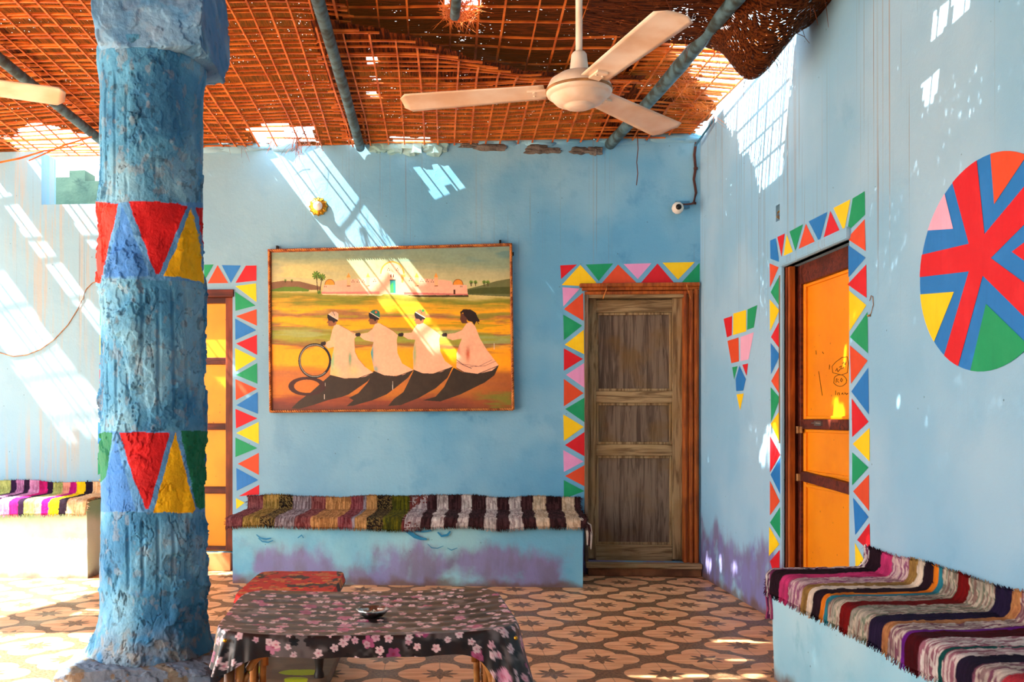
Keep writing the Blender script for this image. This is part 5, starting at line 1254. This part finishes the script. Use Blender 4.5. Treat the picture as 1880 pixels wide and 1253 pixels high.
def tablecloth():
    N_ = 900; nt, ns = 170, 46
    th = np.linspace(0, 2*pi, N_, endpoint=False); bx = np.array([se(a)[0] for a in th])*hx; by = np.array([se(a)[1] for a in th])*hy
    c, s = np.cos(th), np.sin(th)
    # hanging length by side
    q = np.maximum(np.abs(bx/hx), 0)**8; r_ = np.abs(by/hy)**8; wx = q/(q+r_)
    corner = np.exp(-((np.abs(np.arctan2(np.abs(by/hy), np.abs(bx/hx))-pi/4))/.10)**2)
    hang = np.where(bx > 0, .19, .085)*wx + .068*(1-wx) + corner*np.where(bx > 0, .15, .055) + .0015*np.sin(th*19)
    rows = []; UV = []
    for i in range(nt+1):
        f = i/nt; x = bx*f; y = by*f
        z = TZ+.020*(np.abs(x)/hx)**2.4+.010*(np.abs(y)/hy)**3 - .004 + .0022*np.sin(y*75+2*np.sin(x*7))*sst(1.0, .8, np.full_like(x, f)) + .002*(fbm(x*9+9, y*22+9, 2, 3)-.5)
        rows.append(np.stack([x, y, z], -1)); UV.append(np.stack([x, y], -1))
    nx_, ny_ = c*1.0, s*1.0
    # outward direction of the edge
    gx = np.roll(by, -1)-np.roll(by, 1); gy = -(np.roll(bx, -1)-np.roll(bx, 1)); g = np.hypot(gx, gy); gx /= g; gy /= g
    zt = rows[-1][:, 2]
    for i in range(1, ns+1):
        f = i/ns; d = hang*f
        out = .010*(1-np.exp(-d/.01)) + d*(.05+corner*.28+np.where(bx > .3, .16, 0)*wx) + np.sin(th*40+3*np.sin(th*5))*.002*f + corner*np.sin(th*90)*.012*f
        x = bx+gx*out; y = by+gy*out; z = zt-np.maximum(d-.003, 0)*(1-.02)
        rows.append(np.stack([x, y, z], -1)); UV.append(np.stack([bx+gx*d, by+gy*d], -1))
    P = np.array(rows); UV = np.array(UV); U, V = UV[..., 0]+5, UV[..., 1]+5
    colr = np.zeros(P.shape); n = fbm(U*14, V*14, 4, 8)[..., None]
    colr[:] = lin((24, 16, 16))*(1-n)+lin((44, 32, 30))*n
    wh = sst(.56, .74, fbm(U*16, V*20, 3, 44))[..., None]*.3; colr = colr*(1-wh)+lin((170, 160, 160))*wh
    colr = flowers(U, V, 500, .05, .55, .012, .02, [(16, 12, 14), (28, 20, 22)], colr)
    colr = flowers(U, V, 100, .090, .40, .020, .029, [(176, 84, 124), (150, 64, 108), (190, 124, 150)], colr)
    colr = flowers(U, V, 200, .038, .66, .0095, .015, [(216, 190, 194), (204, 160, 172), (222, 186, 190)], colr)
    top = np.zeros(P.shape[:2]); top[:nt+1] = 1
    t = thing('tablecloth', TM @ Vector((0, 0, TZ)), 'black glossy oilcloth printed with pink and white blossoms, tacked over the low table', 'tablecloth')
    gridmesh('cloth', P, colr, 'cloth', t, wrap=True, xf=TM)
    for px, py in ((418, 1172), (654, 1182), (948, 1175)):
        yy = 2.772; x_, z_ = (px-CX)/F*yy, H-(py-CY)/F*yy
        p = Vector((x_, yy-.01+ (x_-TC.x)*.06, z_)); Rm = Matrix.Translation(p) @ Matrix.Rotation(pi/2, 4, 'X')
        mb = MB(); mb.lathe([(.0062, -.004), (.0058, .0015), (.004, .004), (.0, .005)], (0, 0, 0), 14, 0, Rm); mb.build('tack', 'brass', t, smooth=True)
tablecloth()
t = thing('low_table', TC, 'low rattan legged table under the flowered oilcloth', 'table', rz=TA)
mb = MB(); n = 96
pr_ = [(se(2*pi*i/n)[0]*(hx-.012), se(2*pi*i/n)[1]*(hy-.012)) for i in range(n)]
mb.add([(x, y, TZ-.045) for x, y in pr_]+[(x, y, TZ-.012) for x, y in pr_], [tuple(range(n-1, -1, -1)), tuple(range(n, 2*n))]+[(i, (i+1) % n, n+(i+1) % n, n+i) for i in range(n)])
mb.build('tabletop', 'oldwood_rail', t, xf=TM)
for sx_ in (-1, 1):
    for sy_ in (-1, 1):
        x, y = sx_*(hx-.045), sy_*(hy-.05)
        for k, (dx, dy) in enumerate(((0, 0), (-.032*sx_, .0), (0, -.032*sy_))):
            if k and sy_ > 0 and k == 2: pass
            mb = MB(); mb.tube([(x+dx, y+dy, TZ-.045), (x+dx+.006*sx_, y+dy, .3), (x+dx+.014*sx_, y+dy+.008*sy_, 0)], .0155 if k == 0 else .012, 12)
            if k == 0:
                for zz_ in (.12, .25, .38): mb.lathe([(.0175, -.006), (.0175, .006)], (x+dx+.014*sx_*(1-zz_/.5), y+dy, zz_), 12)
            mb.build('leg', 'rattan' if k else 'rattand', t, smooth=True, xf=TM)
for sy_ in (-1, 1):
    for sx_ in (-1, 1):
        x, y = sx_*(hx-.075), sy_*(hy-.062)
        pts = [(x-sx_*.005, y, .30)]+[(x-sx_*(.005+.10*(1-math.cos(a))), y, .36+.135*math.sin(a)) for a in [pi/2*i/10 for i in range(11)]]
        mb = MB(); mb.tube(pts, .0115, 10); mb.build('arched_brace', 'rattan', t, smooth=True, xf=TM)
    mb = MB(); mb.tube([(-hx+.05, sy_*(hy-.05), .14), (hx-.05, sy_*(hy-.05), .14)], .012, 10); mb.build('stretcher', 'rattand', t, smooth=True, xf=TM)
# ashtray
ax, ay = (684-CX)/F, 1.0; dz_ = .004; ty = (H-TZ)*F/(1131-CY); AX, AY = ax*ty, ty
t = thing('ashtray', (AX, AY, TZ), 'small fluted silver metal ashtray on the flowered tablecloth', 'ashtray')
mb = MB(); mb.lathe([(.0, .003), (.03, .003), (.034, .002), (.043, .014), (.051, .0225), (.054, .0215), (.046, .012), (.036, .0), (.0, .0)], (AX, AY, TZ+.001), 64, 0, wob=lambda a, r, z_: 1+(.04*math.cos(a*10) if r > .04 else 0)); mb.build('dish', 'metal', t, smooth=True)
for k, (dx, dy, a) in enumerate(((-.012, -.004, .5), (.010, .008, 2.2), (.0, -.014, 1.2))):
    c_ = Vector((AX+dx, AY+dy, TZ+.010)); d_ = Vector((math.cos(a), math.sin(a), .25))*.013
    mb = MB(); mb.tube([c_-d_, c_, c_+d_], .0038, 10, 0); mb.tube([c_+d_*1.0, c_+d_*1.25], .0036, 10, 1)
    o = mb.build('cigarette_butt', ['cream', 'dark'], smooth=True)
    tag(o, 'small white cigarette butt lying in the silver ashtray', 'cigarette butt', 'butts in the ashtray')

# ================================================================ RED STOOL with shelf behind the table
x0, x1, y0, y1 = -.875, -.445, 3.95, 4.62; SZ = .43
t = thing('side_table', ((x0+x1)/2, (y0+y1)/2, 0), 'low black legged side table with red floral top and yellow spotted shelf', 'table')
def slab(name, z, h, mat, fn, ov=0.0, seed=0):
    n1, n2 = 170, 230; A_, B_ = np.meshgrid(np.linspace(-1, 1, n1), np.linspace(-1, 1, n2))
    p = 9; k = np.maximum(np.abs(A_), np.abs(B_))/np.maximum((np.abs(A_)**p+np.abs(B_)**p)**(1/p), 1e-6)
    Xg = (x0+x1)/2+A_*k*((x1-x0)/2+ov); Yg = (y0+y1)/2+B_*k*((y1-y0)/2+ov)
    m_ = np.maximum(np.abs(A_), np.abs(B_)); Zg = z+h*np.sqrt(np.clip(1-sst(.93, 1.0, m_)**2, 0, 1))-h*0
    Zg = z+h-h*.9*sst(.955, 1.0, m_)+.002*(fbm(Xg*10, Yg*10, 2, seed)-.5)
    c = fn(Xg, Yg); gridmesh(name, np.stack([Xg, Yg, Zg], -1), c, mat, t)
    mb = MB(); rim = [(Xg[0, j], Yg[0, j]) for j in range(0, n1, 5)]+[(Xg[i, -1], Yg[i, -1]) for i in range(0, n2, 5)]+[(Xg[-1, j], Yg[-1, j]) for j in range(n1-1, -1, -5)]+[(Xg[i, 0], Yg[i, 0]) for i in range(n2-1, -1, -5)]
    m = len(rim); mb.add([(x, y, z-.006) for x, y in rim]+[(x, y, z+h*.12) for x, y in rim], [tuple(range(m-1, -1, -1))]+[(i, (i+1) % m, m+(i+1) % m, m+i) for i in range(m)]); mb.build(name+'_edge', 'black', t)
def redf(X_, Y_):
    c = np.zeros(X_.shape+(3,)); n = fbm(X_*25, Y_*25, 3, 5)[..., None]; c[:] = lin((206, 26, 10))*(.8+.4*n)
    g = sst(.55, .60, fbm(X_*13, Y_*9, 3, 17))[..., None]; c = c*(1-g)+lin((52, 44, 40))*g
    c = flowers(X_+5, Y_*1.0+5, 900, .075, .7, .024, .038, [(206, 116, 60), (190, 44, 20), (214, 130, 70)], c)
    c = flowers(X_+5, Y_+5, 950, .05, .5, .010, .016, [(230, 150, 40), (150, 20, 10), (60, 40, 34)], c)
    return c
def shelff(X_, Y_):
    c = np.zeros(X_.shape+(3,)); n = fbm(X_*6, Y_*30, 3, 5)[..., None]; c[:] = lin((104, 84, 64))*(.7+.5*n)
    for (cx, cy, rx, ry) in ((-.60, 4.08, .09, .045), (-.80, 4.12, .04, .06), (-.74, 4.42, .11, .07), (-.52, 4.45, .06, .05), (-.6, 3.98, .05, .03)):
        m = ((X_-cx)/rx)**2+((Y_-cy)/ry)**2 < .8+.5*fbm(X_*20, Y_*20, 2, 3); c[m] = lin((150, 160, 20))
    return c
slab('top', SZ-.03, .035, 'cushion', redf, .004, 2)
mb = MB(); mb.box((x0+.03, y0+.03, SZ-.09), (x1-.03, y1-.03, SZ-.034)); mb.build('apron', 'black', t, bevel=.004)
slab('shelf', .055, .022, 'cushion', shelff, -.012, 3)
for x in (x0+.045, x1-.06):
    for y in (y0+.06, y1-.06):
        mb = MB(); mb.lathe([(.016, 0), (.019, .01), (.017, .03), (.022, .05), (.022, .09), (.016, .11), (.019, .135), (.024, .18), (.027, .24), (.023, .29), (.016, .315), (.022, .325), (.022, .345), (.0, .36)], (x, y, 0), 20)
        mb.build('turned_leg', 'black', t, smooth=True)

# ================================================================ LIGHT
d = Vector((.75, .2, -1.0))
sun = bpy.data.lights.new('sun', 'SUN'); sun.energy = SUN; sun.angle = math.radians(.55); sun.color = (1.0, .95, .86)
so = bpy.data.objects.new('sun', sun); so.rotation_mode = 'QUATERNION'; so.rotation_quaternion = d.to_track_quat('-Z', 'Y'); so.location = (-6, 0, 9); col.objects.link(so)
w = bpy.data.worlds.new('sky'); bpy.context.scene.world = w; w.use_nodes = True
nt_ = w.node_tree; bg = nt_.nodes['Background']
tc = nt_.nodes.new('ShaderNodeTexCoord'); sp_ = nt_.nodes.new('ShaderNodeSeparateXYZ'); mr = nt_.nodes.new('ShaderNodeMapRange'); mx = nt_.nodes.new('ShaderNodeMix'); mx.data_type = 'RGBA'
nt_.links.new(tc.outputs['Generated'], sp_.inputs[0]); nt_.links.new(sp_.outputs[2], mr.inputs[0]); mr.inputs[1].default_value = 0; mr.inputs[2].default_value = .6
nt_.links.new(mr.outputs[0], mx.inputs[0]); mx.inputs[6].default_value = (1.0, .94, .84, 1); mx.inputs[7].default_value = (.78, .9, 1.0, 1)
nt_.links.new(mx.outputs[2], bg.inputs[0]); bg.inputs[1].default_value = SKY

cam = bpy.data.cameras.new('camera'); cam.sensor_width = 36; cam.sensor_fit = 'HORIZONTAL'; cam.lens = 36*F/1880.0
cam.shift_x = (940-CX)/1880.0; cam.shift_y = (CY-626.5)/1880.0; cam.clip_start = .05
co = bpy.data.objects.new('camera', cam); co.location = (0, 0, H); co.rotation_euler = (pi/2, 0, 0); col.objects.link(co)
sc = bpy.context.scene; sc.camera = co
sc.view_settings.view_transform = 'Standard'; sc.view_settings.look = 'None'; sc.view_settings.exposure = EXPO; sc.view_settings.gamma = 1; sc.view_settings.use_curve_mapping = False
try:
    sc.cycles.max_bounces = 10; sc.cycles.diffuse_bounces = 6; sc.cycles.transparent_max_bounces = 12; sc.cycles.sample_clamp_indirect = 8
except Exception: pass
